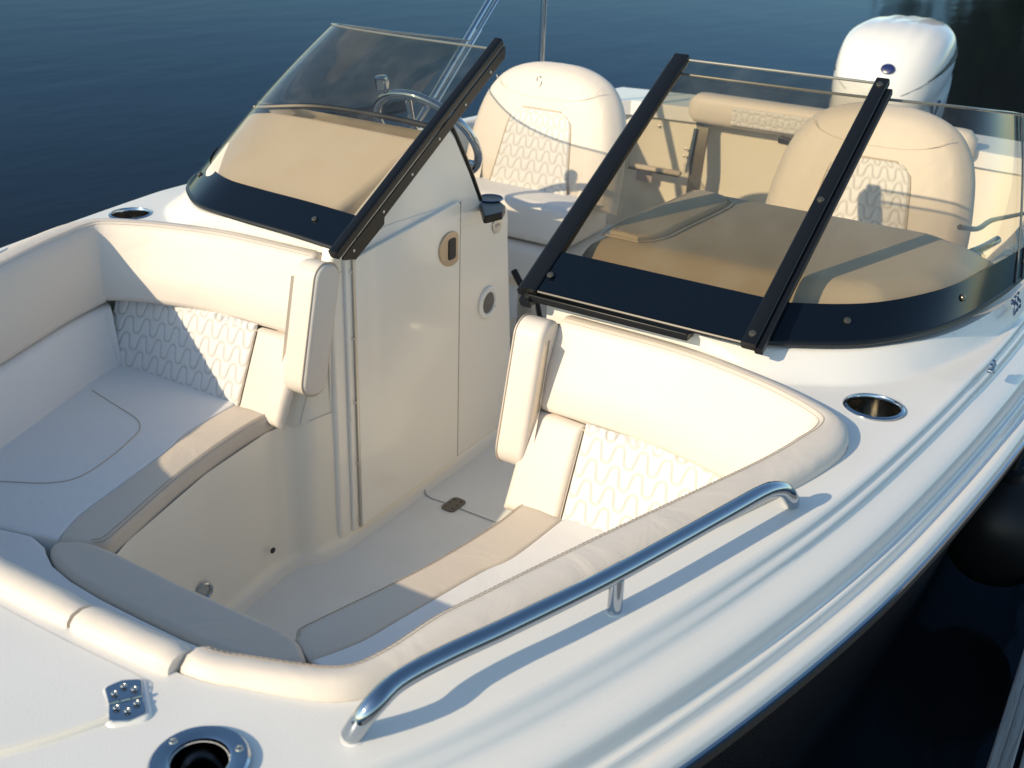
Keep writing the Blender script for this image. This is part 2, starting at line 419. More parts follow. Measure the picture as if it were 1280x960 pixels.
PROF = [(.118, 0), (.113, -.0004), (.109, -.002), (.1068, -.006), (.1055, -.011), (.104, -.0135), (.101, -.0145), (.097, -.0158), (.095, -.0185), (.0938, -.024), (.092, -.028), (.087, -.0302), (.072, -.0345), (.058, -.0395), (.0495, -.0445), (.0455, -.050), (.0435, -.060), (.0420, -.071), (.0405, -.076), (.0375, -.0785), (.0345, -.0778), (.0320, -.0785), (.0300, -.083), (.0287, -.091), (.027, -.0955), (.0235, -.0972), (.018, -.0972)]
grows = []
for d, z in PROF:
    r_ = []
    for p in offs(d, 0):
        zf = lerp(-.0004, -.0302, (.113-d)/.026) if .087 < d < .113 else z
        z_ = lerp(z, zf, .75*smooth((p.x-.40)/.5))
        zr = -.015+sheer(p.x); q0 = smooth((d-.100)/.018); r_.append(V(p.x, p.y, lerp(zr, deck_z(p.x, p.y), q0)+z_))
    grows.append(r_)
mb = MB()
for q in both(grows): mb.add(q.v, q.f)
gun = build('gunwale_moulding', mb, 'gel', boat, angle=60)
hole = [V(p.x, p.y, 0) for p in Icur] + [V(*p, 0) for p in [(-.2, .268), (-.5, .268), (-.56, .29), (-.58, .45), (-.60, .7), (-.66, .88), (-.80, .965), (-1.4, .985), (-2.2, .965), (-2.5, .92), (-2.62, .80), (-2.64, .4), (-2.64, 0)]]
outer = [p for p in offs(.118, 0)]
def cdt_sheet(loops, holes_inside, zf, step, extra=()):
    vs = []; es = []
    for lp in loops:
        o = len(vs); vs += [V(p[0], p[1]).to_2d() if False else Vector((p[0], p[1])) for p in lp]; n = len(lp); es += [(o+i, o+(i+1) % n) for i in range(n)]
    xs = [v.x for v in vs]; ys = [v.y for v in vs]
    x = min(xs)+step*.6
    while x < max(xs):
        y = min(ys)+step*.6
        while y < max(ys):
            vs.append(Vector((x+random.uniform(-.2, .2)*step, y+random.uniform(-.2, .2)*step))); y += step
        x += step
    vs += [Vector((p[0], p[1])) for p in extra]
    v, e, f, *_ = delaunay_2d_cdt(vs, es, [], 0, 1e-6)
    def inside(pt, lp):
        c = False; n = len(lp); j = n-1
        for i in range(n):
            xi, yi, xj, yj = lp[i][0], lp[i][1], lp[j][0], lp[j][1]
            if (yi > pt[1]) != (yj > pt[1]) and pt[0] < (xj-xi)*(pt[1]-yi)/(yj-yi)+xi: c = not c
            j = i
        return c
    mb = MB(); mb.v = [V(p.x, p.y, zf(p.x, p.y)) for p in v]
    for t in f:
        c = (sum(v[i].x for i in t)/len(t), sum(v[i].y for i in t)/len(t))
        if inside(c, loops[0]) and not any(inside(c, h) for h in holes_inside): mb.f.append(tuple(t))
    used = sorted({i for t in mb.f for i in t}); mp = {u: i for i, u in enumerate(used)}
    mb.v = [mb.v[u] for u in used]; mb.f = [tuple(mp[i] for i in t) for t in mb.f]
    return mb
def ring(half):   # port half bow->stern into closed loop
    return [V(p[0], p[1], 0) for p in half] + [V(p[0], -p[1], 0) for p in reversed(half) if abs(p[1]) > 1e-4]
oloop = ring(outer + [V(outer[-1].x, 0, 0)]); hloop = ring(hole)
RC = P(249, 950, z=.004)
circ = lambda c, r, n=28: [V(c[0]+r*math.cos(2*math.pi*k/n), c[1]+r*math.sin(2*math.pi*k/n), 0) for k in range(n)]
cuts = [circ((0, .95), .0462), circ((0, -.95), .0462), circ(RC, .030)]
exl = []; fineW = resample(WBc, 260)
for i in range(1, 259):
    t_ = (fineW[i+1]-fineW[i-1]).normalized(); n_ = V(t_.y, -t_.x, 0)
    if n_.dot(V(fineW[i].x+.6, fineW[i].y-.4, 0)) < 0: n_ = -n_
    for k in range(-1, 13):
        q_ = fineW[i]+n_*(.004+k*.0056)
        for s_ in (1, -1): exl.append((q_.x, q_.y*s_))
mb = cdt_sheet([oloop, hloop]+cuts, [hloop]+cuts, deck_z, .024, exl)
deck = build('deck', mb, 'deck', boat, angle=50)
# rolled lip down into the cockpit all round the opening
def down(lp, d0, d1, z0): return [V(p.x, p.y, z0) for p in lp]
lip = [[V(p.x, p.y, deck_z(p.x, p.y)) for p in hloop+[hloop[0]]]]
lip.append([V(p.x, p.y, deck_z(p.x, p.y)-.06) for p in hloop+[hloop[0]]])
sub('deck_lip', loft(lip), 'gel', deck)

# ---------------------------------------------------------------- cockpit liner and floor
FZ = -.75
wall = [V(.76, 0, 0), V(.76, .17, 0), V(.735, .225, 0), V(.682, .247, 0), V(.411, .312, 0), V(.20, .335, 0), V(.14, .325, 0), V(.10, .292, 0), V(.03, .279, 0), V(-.05, .279, 0), V(-.3, .279, 0), V(-.74, .279, 0)]
wall = resample(wall, 90)
def wall_rows(w, zt, zb=FZ):
    rws = []
    cen = V(.3, 0, 0)
    def off(o, z):
        r = []
        for i, p in enumerate(w):
            a = w[max(0, i-1)]; b = w[min(len(w)-1, i+1)]; t = (b-a).normalized(); n = V(-t.y, t.x, 0)
            if i == 0: n = V(-1, 0, 0)
            q = p+n*o; q.y = max(q.y, 0); r.append(V(q.x, q.y, z))
        return r
    rws.append(off(0, zt)); rws.append(off(0, (zt+zb)/2)); rws.append(off(0, zb+.04))
    for k in range(1, 6):
        a = math.pi/2*k/5; rws.append(off(.04*(1-math.cos(a)), zb+.04-.04*math.sin(a)))
    return rws
wr = wall_rows(wall, -.37)
mb = MB()
for q in both(wr): mb.add(q.v, q.f)
# walkway walls go right up to the deck
up_ = [V(.035, .282, 0), V(.02, .279, 0), V(-.05, .279, 0), V(-.3, .279, 0), V(-.74, .279, 0)]; up_ = resample(up_, 40)
for s in (1, -1):
    rws = [[V(p.x, s*p.y, -.37) for p in up_], [V(p.x, s*(lerp(p.y, .268, .8)), -.02 if p.x > -.03 else lerp(.03, -.075, smooth((-p.x-.50)/.12))) for p in up_]]
    q = loft(rws); mb.add(q.v, q.f)
    lo_ = [V(.17, .336, 0), V(.145, .328, 0), V(.115, .300, 0), V(.035, .282, 0)]; hi_ = [V(.085, .336, 0), V(.062, .322, 0), V(.045, .295, 0), V(.02, .280, 0)]
    q = loft([[V(p.x, s*p.y, -.375) for p in spl(lo_, 14)], [V(p.x, s*p.y, -.02) for p in spl(hi_, 14)]]); mb.add(q.v, q.f)
    # bulkhead behind the seat backs and under the cushions
    q = loft([[V(.12, s*.30, -.37), V(.12, s*.84, -.37)], [V(.0, s*.275, -.02), V(.0, s*.84, -.02)]]); mb.add(q.v, q.f)
    # seat tops under the cushions
seat_under = [V(p.x, p.y, -.40) for p in wall if p.x > .13]
for s in (1, -1):
    q = loft([[V(p.x, s*p.y, -.405) for p in seat_under], [V(max(.13, min(1.2, p.x+(.46 if p.y < .24 else 0))), s*(p.y+(.55 if p.y > .2 else p.y*1.4)), -.405) for p in seat_under]]); mb.add(q.v, q.f)
    hw = [V(p.x, s*(p.y+.012), 0) for p in Icur]
    q = loft([[V(p.x, p.y, -.05) for p in hw], [V(p.x*.97, p.y*.93, -.41) for p in hw]]); mb.add(q.v, q.f)
build('cockpit_liner', mb, 'liner', boat, angle=40)
mb = MB(); mb.add([V(.80, -.34, FZ+.0005), V(.80, .34, FZ+.0005), V(-.76, .34, FZ+.0005), V(-.76, -.34, FZ+.0005)], [(0, 1, 2, 3)])
mb.add([V(-.76, -.97, FZ+.0005), V(-.76, .97, FZ+.0005), V(-2.66, .93, FZ+.0005), V(-2.66, -.93, FZ+.0005)], [(0, 1, 2, 3)])
flo = build('cockpit_floor', mb, 'floor', boat)
# floor hatch: groove lines and hinge
g = [P(545, 537, z=FZ), P(602, 559, z=FZ), P(588, 570, z=FZ)]
hp = [P(607, 553, z=FZ), P(545, 600, z=FZ), P(534, 608, z=FZ), P(531, 615, z=FZ), P(536, 622, z=FZ), P(560, 631, z=FZ), P(620, 654, z=FZ)]
hp = spl(hp, 60)
sub('hatch_seam', sweep([p+UP*.002 for p in hp], [(-.0016, 0), (.0016, 0), (.0016, .001), (-.0016, .001)]), MT['seamgrey'], flo)
hc = P(567, 631, z=FZ+.003); hd = (P(580, 622, z=FZ)-P(555, 640, z=FZ)).normalized(); hs = UP.cross(hd)
ol = round_poly([hc+hd*.035+hs*.022, hc+hd*.035-hs*.022, hc-hd*.035-hs*.022, hc-hd*.035+hs*.022], .014, 5)
sub('hatch_hinge', slab([p+UP*.003 for p in ol], UP, .004, .0015), MT['leg'], flo)
mb = MB()
for a in (-.02, 0.0, .02):
    for b in (-.011, .011): q = disc(hc+hd*a+hs*b+UP*.003, UP, .0035, .001, 8); mb.add(q.v, q.f)
sub('hinge_screws', mb, 'dark', flo)
# aft cockpit inner sides and transom
aft = [V(*p, 0) for p in [(-.84, .99), (-1.4, 1.005), (-2.2, .985), (-2.5, .94), (-2.63, .82), (-2.66, .4), (-2.66, 0)]]
aft = spl(aft, 50)
mb = MB()
r0 = [[V(p.x, p.y, sheer(p.x)-.02) for p in aft], [V(p.x, p.y*1.0, sheer(p.x)-.10) for p in aft], [V(p.x-.01, p.y*1.015, -.40) for p in aft], [V(p.x+.02, p.y*.985, -.70) for p in aft], [V(p.x+.06, p.y*.95, FZ) for p in aft]]
for q in both(r0): mb.add(q.v, q.f)
inner = build('cockpit_side', mb, 'liner', boat)

# ---------------------------------------------------------------- bow cushions
def bolster(s):
    """upper coaming cushion running from the bulkhead end around the side to the bow"""
    path = [p for p in Icur if p.y > .482]; path = [V(p.x, p.y, sheer(p.x)*.8) for p in path][::-1]   # bulkhead -> bow
    start = [V(-.016, .345, 0)] ; path = resample([V(-.0165, .335, 0)] + [p for p in spl([V(*q, 0) for q in I_pts[::-1]][0:], 160) if p.y > .345 and p.y < .3][0:0] + [p for p in path if True], 100)
    rws = []; N = len(path); top = []; seam2 = []
    for i, p in enumerate(path):
        a = path[max(0, i-1)]; b = path[min(N-1, i+1)]; t = (b-a).normalized(); n = V(-t.y, t.x, 0)   # inward
        if n.dot(V(.5, 0, 0)-V(p.x, p.y, 0)) < 0: n = -n
        w_ = smooth((p.x-.04)/.22)      # 0 on the bulkhead, 1 on the sides
        f_ = smooth((p.x-.85)/.25)      # towards the bow
        wt = lerp(lerp(.030, .060, w_), .034, smooth((p.x-.95)/.15))
        lo = lerp(.112, .108, w_); zb = lerp(-.165, -.18, w_); zb = lerp(zb, -.16, f_)
        z = p.z; q = V(p.x, p.y, 0)
        pr = [(.000, -.03), (.0005, -.004), (.004, .007), (.012, .013), (wt*.5, .0165), (wt, .014), (wt+.010, .009), (wt+.018, -.002), (wt+.024, -.02), (lerp(wt+.024, lo, .5)+.006, -.09), (lo+.002, zb+.02), (lo-.002, zb+.006), (lo-.012, zb), (.03, zb), (.0, zb)]
        r = [q + n*a_ + UP*(b_+z) for a_, b_ in pr]
        rws.append(r if s > 0 else mir(r)); tp = q+n*(wt+.001)+UP*(.0145+z); s2 = q+n*(wt+.009)+UP*(.0100+z)
        top.append(tp if s > 0 else V(tp.x, -tp.y, tp.z)); seam2.append(s2 if s > 0 else V(s2.x, -s2.y, s2.z))
    # rounded ends
    def shrink(r, k, push):
        c = sum(r, V(0, 0, 0))/len(r); return [c+(p-c)*k+push for p in r]
    d0 = (rws[0][0]-rws[1][0]).normalized(); d1 = (rws[-1][0]-rws[-2][0]).normalized()
    rws = [shrink(rws[0], .88, d0*.012), shrink(rws[0], .96, d0*.009)] + rws + [shrink(rws[-1], .96, d1*.009), shrink(rws[-1], .88, d1*.012)]
    o = build('coaming_bolster', loft(rws, True, True), 'cream', boat, angle=65)
    sub('stitching', stitches(top, UP, .0045, .0035, .00052), 'thread', o)
    sub('stitching', stitches(seam2, UP, .0045, .0035, .00052), 'thread', o)
    return path
for s in (1, -1): PATH = bolster(s)

# lower side backrest cushion (white)
def side_back(s):
    path = [p for p in PATH if p.x > .135 and p.y > .6]
    path = resample(path, 60); rws = []
    for i, p in enumerate(path):
        a = path[max(0, i-1)]; b = path[min(59, i+1)]; t = (b-a).normalized(); n = V(-t.y, t.x, 0)
        if n.dot(V(.5, 0, 0)-V(p.x, p.y, 0)) < 0: n = -n
        e = .006*(1-min(1, min(i, 59-i)/3)); z1 = -.182
        pr = [(.03, z1-.002), (.090-e, z1-.002), (.104-e, z1-.006), (.110-e, z1-.018), (.122-e, -.25), (.140-e, -.325), (.142-e, -.34), (.03, -.34)]
        r = [V(p.x, p.y, 0)+n*a_+UP*b_ for a_, b_ in pr]; rws.append(r if s > 0 else mir(r))
    build('side_backrest', loft(rws, True, True), 'white', boat, angle=50)
for s in (1, -1): side_back(s)

# lower bulkhead backrests: plain end + quilted panel
def bk(y, t, s=1):
    """point on reclined lower backrest face; t 0 top .. 1 bottom"""
    xt = .108 - .02*smooth((.5-y)/.3); xb = .184
    ybow = .0
    cx = .05*smooth((y-.70)/.2)**2
    return V(lerp(xt, xb, t)+cx*.6, s*y, lerp(-.172, -.345, t))
BN = V(.91, 0, .40).normalized()
def quilt(u, v, lam, row, amp=.0178, wd=.0024, depth=.0024):
    """stitched meander rows: u across, v down (metres)"""
    ph = 2*math.pi*u/lam; sq = math.sin(ph); m = math.tanh(1.9*sq)/math.tanh(1.9)*amp
    best = 9
    k0 = (v-m)/row; d = abs(k0-round(k0))*row
    slope = amp*1.9*2*math.pi/lam*math.cos(ph)/math.cosh(1.9*sq)**2
    d /= math.sqrt(1+slope*slope)
    return -depth*math.exp(-(d/wd)**2) + .0012*min(1, d/(row*.3))
def seam_w(u, v, lam, row, amp=.0178, wd=.0018):
    sq = math.sin(2*math.pi*u/lam); m = math.tanh(1.9*sq)/math.tanh(1.9)*amp; k0 = (v-m)/row
    sl_ = amp*1.9*2*math.pi/lam*math.cos(2*math.pi*u/lam)/math.cosh(1.9*sq)**2
    d = abs(k0-round(k0))*row/math.sqrt(1+sl_*sl_); return math.exp(-(d/wd)**2)
def patch_quilt(corner_fn, nrm, wid, hei, nu, nv, lam=.050, row=.038, edge=.012, lift=.006, gath=True):
    def f(i, j):
        p = corner_fn(i, j); u, v = i*wid, j*hei
        e = min(u, wid-u, v, hei-v); k = min(1, e/edge); k = math.sqrt(max(0, 1-(1-k)**2))
        d = lift*k + quilt(u, v, lam, row)*smooth(e/.006)
        if gath and v < .02: d += .0038*math.sin(u*2*math.pi/.021)*(1-v/.02)*smooth(v/.004)
        return p + nrm*d
    g_ = grid(f, nu, nv); g_.att = [seam_w(i/(nu-1)*wid, j/(nv-1)*hei, lam, row) for i in range(nu) for j in range(nv)]
    return g_
for s in (1, -1):
    def pad_(i, j, s=s):
        y, t = lerp(.300, .433, i), lerp(-.06, 1.06, j); e = min(i*.133, (1-i)*.133, j*.19, (1-j)*.19); k = min(1, e/.016); k = math.sqrt(max(0, 1-(1-k)**2))
        return bk(y, t, s) + BN*(-.012+.021*k+.003*math.sin(math.pi*i)*math.sin(math.pi*j))
    o = build('backrest_end', grid(pad_, 34, 44), 'cream', boat, angle=180)
    fn = lambda i, j, s=s: bk(lerp(.434, .872, i), lerp(-.09, 1.03, j), s)
    o = build('quilted_backrest', patch_quilt(fn, BN, .438, .19, 260, 120), 'quilt', boat, angle=180)
    # cut edge seam
    sub('seam', tube([bk(.433, t/10, s)+BN*.0065 for t in range(11)], .0013, 6), 'piping', o)
    sub('seam', tube([bk(lerp(.302, .84, t/20), -.01, s)+BN*.001 for t in range(21)], .0020, 6), 'piping', o)

# arm pads at the bulkhead ends
for s in (1, -1):
    ax = V(.078, 0, -.32).normalized(); nf = ax.cross(V(0, 1, 0)).normalized()
    if nf.x < 0: nf = -nf
    c = V(.082, s*.287, -.135)
    hh, ww = .155, .043
    ol = round_poly([c+ax*hh+V(0, ww, 0), c+ax*hh-V(0, ww, 0), c-ax*hh-V(0, ww, 0), c-ax*hh+V(0, ww, 0)], .036, 7)
    # slab's broad face looks inboard on starboard and forward on port as fitted
    nrm = V(0, 1 if s < 0 else -1, 0)
    w2 = .043
    ol = round_poly([c+ax*hh+nf*w2, c+ax*hh-nf*w2, c-ax*hh-nf*w2, c-ax*hh+nf*w2], .038, 8)
    o = build('arm_pad', slab(dens(ol, .03), nrm, .070, .012, center=True, rb=.012), 'cream', boat, angle=50)
    for dd in (.027,):
        ring_ = [p+nrm*dd for p in inset(ol if area_n(ol).dot(nrm) > 0 else ol[::-1], nrm, -.0005)]
        sub('piping', tube(ring_+[ring_[0]], .0018, 6, False), 'piping', o)

# seat cushions
Zs = -.33
inner_edge = [(.165, .337), (.285, .333), (.478, .302), (.70, .243), (.742, .235), (.772, .268), (.787, .305)]
border = [(.178, .440), (.35, .427), (.433, .402), (.611, .365), (.707, .345), (.787, .310)]
for s in (-1, 1):
    ie = [V(x, s*y, Zs) for x, y in inner_edge]; bo = [V(x, s*y, Zs) for x, y in border]
    ie2 = spl(ie, 40); bo2 = spl(bo, 40)
    rws = []
    for i, (p, q) in enumerate(zip(ie2, bo2)):
        d = (q-p); w_ = d.length; d = d/w_; rr_ = min(.016, w_*.45); e = .006*(max(0, 1-min(i, 39-i)/1.5))**2; r_ = [p+UP*-.078]
        for k in range(7): a_ = math.pi/2*k/6; r_.append(p+d*rr_*(1-math.cos(a_))-UP*(rr_*(1-math.sin(a_))+e))
        r_ += [p+d*w_*.5+UP*(.0015-e)]
        r2 = min(.007, w_*.45)
        for k in range(5): a_ = math.pi/2*(1-k/4); r_.append(q-d*r2*(1-math.cos(a_))-UP*(r2*(1-math.sin(a_))+e))
        r_.append(q-UP*.078); rws.append(r_)
    o = build('seat_border', loft(rws, True, True), 'taupe', boat, angle=60)
    e = inset(ie2, UP*(s), .004) if False else ie2
    st_ = [V(p.x, p.y+s*.010, Zs+.0005) for p in ie2[1:-4]]; st2 = [V(p.x, p.y+s*.004, Zs-.004) for p in ie2[1:-4]]
    sub('stitching', stitches(st_, UP, .005, .003, .0007), 'thread', o); sub('stitching', stitches(st2, UP, .005, .003, .0007), 'thread', o)
    side = [p for p in PATH if .17 < p.x < .86 and p.y > .6]; side = resample(side, 24)
    sd = [V(p.x, s*(p.y-.128), Zs) for p in side]
    ol = bo2 + [V(.80, s*.36, Zs), V(.835, s*.50, Zs), V(.86, s*.60, Zs)] + sd[::-1] + [V(.178, s*.70, Zs), V(.178, s*.55, Zs)]
    o = build('seat_cushion', slab(ol, UP, .075, .007, seg=3), 'white', boat, angle=50)
    if s < 0:
        sm = [P(px, py, z=Zs) for px, py in [(0, 602), (60, 604), (100, 596), (140, 570), (170, 543), (175, 533), (170, 523), (150, 510), (115, 488)]]
    else: sm = [V(p.x, -p.y, p.z) for p in sm]
    sub('piping', tube([p+UP*.0005 for p in spl(sm, 50)], .0014, 6), 'piping', o)
fb = [(.790, .300), (.765, .262), (.756, .2), (.757, .1), (.758, 0)]; fo = [(.862, 0), (.861, .1), (.855, .181), (.842, .247), (.822, .288), (.805, .302)]
half_in = spl([V(x, y, Zs) for x, y in fb], 24); half_out = spl([V(x, y, Zs) for x, y in fo], 24)
ol = half_in + mir(half_in[::-1])[1:] + mir(half_out[::-1]) + half_out[1:]
o = build('front_border', slab([p+UP*.004 for p in ol], UP, .08, .014, seg=5), 'taupe', boat, angle=50)
wf = [V(x, y, Zs) for x, y in [(.866, 0), (.865, .1), (.859, .183), (.846, .249), (.826, .292), (.815, .31), (.805, .36), (.84, .50), (.868, .60), (1.0, .58), (1.09, .50), (1.12, .40), (1.125, .2), (1.125, 0)]]
build('front_cushion', slab(wf + mir(wf[::-1])[1:-1], UP, .075, .007, seg=3), 'white', boat, angle=50)
# front backrest rolls on the anchor hatch
def roll(y0, y1, n=14):
    rws = []; ys = [lerp(y0, y1, i/(n-1)) for i in range(n)]
    for i, y in enumerate(ys):
        cv = .0 - .03*max(0, abs(y)-.30)**1.2*2
        e = max(0, 1-min(i, n-1-i)/1.0)
        pr = [(1.214, -.05), (1.2145, .000), (1.212, .011), (1.204, .0185), (1.190, .021), (1.177, .018), (1.168, .010), (1.163, -.003), (1.157, -.03), (1.140, -.16), (1.128, -.33), (1.2, -.33)]
        k = 1-.10*e; cx, cz = 1.185, -.03
        yy = y
        rws.append([V(cx+(x-cx)*(k)+cv, yy, cz+(z-cz)*(1-.08*e)+.005) for x, z in pr])
    return loft(rws, True, True)
for y0, y1 in ((-.47, -.313), (-.307, .311), (.317, .474)):
    o = build('front_backrest', roll(y0, y1), 'cream', boat, angle=60)
sub('stitching', stitches([V(1.170, y/100, .0175) for y in range(35, 46)], V(-1, 0, 1).normalized(), .004, .003, .0007), 'thread', o)

# ---------------------------------------------------------------- anchor hatch, hinge, foredeck fittings
hz = .001
hs_ = [V(1.222, 0, hz), V(1.222, .3, hz), V(1.218, .455, hz), V(1.226, .480, hz), V(1.25, .482, hz), V(1.30, .470, hz), V(1.42, .400, hz), V(1.55, .26, hz), V(1.60, .0, hz)]
hs_ = [V(p.x, p.y, hz+sheer(p.x)) for p in spl(hs_, 60)]
ho = build('anchor_hatch', slab(hs_ + mir(hs_[::-1])[1:-1], UP, .022, .006, seg=4), 'deck', boat, angle=60)
sub('hatch_seam', tube([p+V(.006, .0, -.004) for p in hs_ if p.x > 1.24], .0062, 8), 'liner', ho)  # cream tubes paint in the sunlit highlight along the hatch bevel
sub('hatch_seam', tube([V(p.x+.006, -p.y, p.z-.004) for p in hs_ if p.x > 1.24], .0062, 8), 'liner', ho)
def hinge(pc, a, b, wd=.034, ln=.062):
    """butterfly hinge with knuckles, a = across the seam, b = along it"""
    o = None; mbp = MB()
    for sg in (-1, 1):
        c = pc + a*sg*ln*.27
        q = slab(round_poly([c-a*sg*.015-b*wd*.5, c-a*sg*.015+b*wd*.5, c+a*sg*.012+b*wd*.56, c+a*sg*.018, c+a*sg*.012-b*wd*.56], [.001, .001, .006, .01, .006], 4), UP, .003, .0012, seg=3); mbp.add(q.v, q.f)
    for k in (-1, 0, 1):
        q = tube([pc+b*(k*wd/3-.0053)+UP*.0005, pc+b*(k*wd/3+.0053)+UP*.0005], .0028, 10); mbp.add(q.v, q.f)
    return mbp
hc = P(157, 874, z=.0105); b = (P(175, 858, z=.03)-P(140, 882, z=.03)).normalized(); a = UP.cross(b)
b = (P(178, 869, z=.03)-P(137, 880, z=.03)).normalized(); a = V(.59, .81, 0); b = UP.cross(a)
hg = build('hatch_hinge', hinge(hc, a, b, .036, .062), 'steel', boat, angle=30)
mb = MB(); mb2 = MB()
for sg in (-1, 1):
    for k, f in ((-1, .012), (0, .021), (1, .012)):
        q = lathe(hc+a*sg*f+b*k*.0105+UP*.0028, UP, [(.0036, 0), (.0033, .0005), (.0022, .0006), (.0015, -.0002), (.0001, -.0003)], 12); mb.add(q.v, q.f)
sub('hinge_screws', mb, 'satin', hg)
# recessed pad under the hinge
ol = round_poly([hc+a*.037+b*.025, hc+a*.037-b*.025, hc-a*.037-b*.025, hc-a*.037+b*.025], .012, 6)
build('hinge_pad', slab([p-UP*.0022 for p in ol], UP, .02, .005), 'deck', boat, angle=60)
# flush rod holder
rc = V(RC.x, RC.y, deck_z(RC.x, RC.y)+.0005); rax = V(.45, .2, 1).normalized()
fl = [(.0520, 0), (.0520, .0025), (.0495, .0050), (.0335, .0056), (.0315, .0042), (.0305, -.002)]
rd = build('rod_holder', lathe(rc, UP, fl, 48), 'steel', boat, angle=40)
sub('holder_tube', lathe(rc, UP, [(.0307, .0), (.0303, -.02), (.029, -.05), (.0275, -.060), (.021, -.064), (.0195, -.060), (.0175, -.10), (.001, -.102)], 40), mat('polished_dark', (.30, .29, .28), .10, metal=1), rd)
mb = MB()
for k in (25, 145, 265):
    p = rc+V(math.cos(R(k))*.0415, math.sin(R(k))*.0415, .0052); q = lathe(p, UP, [(.0048, 0), (.0042, .0013), (.0025, .0016), (.002, .0002), (.0001, .0001)], 14); mb.add(q.v, q.f)
sub('holder_screws', mb, 'satin', rd)

# ---------------------------------------------------------------- cup holders in the deck
for s in (1, -1):
    c = V(0, s*.95, 0); c.z = deck_z(c.x, c.y)+.0005
    o = build('cup_holder', lathe(c, UP, [(.054, 0), (.054, .002), (.051, .004), (.0475, .0042), (.046, .002), (.0455, -.006)], 40), 'steel', boat)
    sub('cup_well', lathe(c, UP, [(.0456, -.004), (.045, -.05), (.043, -.10), (.040, -.105), (.001, -.106)], 40), mat('well_steel', (.62, .60, .56), .16, metal=1) if s > 0 else bpy.data.materials['well_steel'], o)

# ---------------------------------------------------------------- bow grab rails
def grab_rail(s):
    pts = [P(440, 918, z=deck_z(1.13, .65)), P(452, 900, z=.022), P(470, 878, z=.040), P(500, 850, z=.045), P(560, 818, z=.045), P(640, 781, z=.045), P(768, 718, z=.045), P(900, 645, z=.045), P(950, 617, z=.045), P(968, 611, z=.041), P(981, 613, z=.030), P(988, 621, z=.015), P(990, 629, z=deck_z(.41, .93)-.002)]
    pts = spl(pts, 90)
    st = [P(768, 762, z=-.008), P(770, 722, z=.045)]; st = [st[0], V(st[0].x, st[0].y, .04)]
    if s < 0: pts = mir(pts); st = mir(st)
    o = build('grab_rail', tube(pts, .0122, 20), 'steel', boat)
    sub('stanchion', tube(st, .0095, 18), 'steel', o)
    mb = MB()
    for q_ in (pts[0], pts[-1], st[0]):
        q = disc(V(q_.x, q_.y, deck_z(q_.x, q_.y)-.001), UP, .0142, .0016, 20, False); mb.add(q.v, q.f)
    sub('feet', mb, 'gel', o)
for s in (1, -1): grab_rail(s)

# ---------------------------------------------------------------- helm console (starboard)
Yc = -.27
side = [(.03, -.02), (.012, .04), (-.10, .085), (-.28, .185), (-.41, .238), (-.45, .232), (-.475, .205), (-.545, .10), (-.60, .005), (-.745, -.045), (-.752, -.16), (-.79, -.53), (-.785, FZ+.01), (-.30, FZ+.01), (.03, FZ+.01)]
sd3 = [V(x, Yc, z) for x, z in side]
sd3 = round_poly(sd3, [.01, .01, .02, .05, .03, .03, .03, .03, .005, .02, .08, .08, .001, .001, .001], 5)
hcn = build('helm_console', slab(sd3, V(0, 1, 0), .03, .012), 'bounce_gel', boat, angle=40)
trim = [V(x, Yc-.005, z+.004) for x, z in side[3:9]]; trim[0] = V(-.30, Yc-.005, .20)
trim = resample(spl(trim[:6], 40), 40)
sub('edge_trim', tube(trim, .0075, 8), 'black', hcn)
sub('instrument_panel', loft([[V(x, y, z - .0*abs(y)) for y in (-.29, -.5, -.7, -.90)] for x, z in ((-.43, .215), (-.47, .19), (-.60, .0), (-.745, -.045), (-.785, -.53), (-.785, FZ))]), 'liner', hcn)
sub('edge_trim', tube(spl([V(-.425, Yc-.02, .228), V(-.435, -.45, .232), V(-.435, -.68, .228), V(-.40, -.88, .205)], 30), .008, 8), 'black', hcn)
# dash pad
pn = V(.145, 0, .42).normalized(); pc_ = pn.dot(V(-.05, -.27, .075))
pad = [P(250, 215, n=pn, c=pc_), P(258, 208, n=pn, c=pc_), V(0, 0, 0), V(0, 0, 0), P(415, 270, n=pn, c=pc_), P(300, 236, n=pn, c=pc_)]
pad[2] = P(311, 138, n=pn, c=pc_); pad[3] = P(532, 172, n=pn, c=pc_)
pad = [pad[0], pad[2], P(345, 137, n=pn, c=pc_), P(400, 146, n=pn, c=pc_), pad[3], P(470, 225, n=pn, c=pc_), pad[4], P(330, 248, n=pn, c=pc_)]
o = build('dash_pad', slab(dens(round_poly([p+pn*.0 for p in pad], [.05, .026, .001, .001, .024, .001, .026, .001], 6), .04), pn, .10, .022, seg=5, rb=.0), 'tan', boat, angle=50)
ld = []
for i, p in enumerate(WBc):
    a_ = WBc[max(0, i-1)]; b_ = WBc[min(len(WBc)-1, i+1)]; t_ = (b_-a_).normalized(); n_ = V(-t_.y, t_.x, 0)
    if n_.dot(V(-.6, .4, 0)-V(p.x, p.y, 0)) < 0: n_ = -n_
    q_ = p+n_*.048
    if .31 < q_.y and q_.x > -.5: ld.append(V(q_.x, -q_.y, 0))
mb = loft([[V(p.x, p.y, .044) for p in ld], [V(lerp(p.x, -.45, .2), lerp(p.y, -.5, .15), .050) for p in ld], [V(lerp(p.x, -.45, .7), lerp(p.y, -.5, .5), .075) for p in ld]])
build('dash_ledge', mb, 'tan', boat)
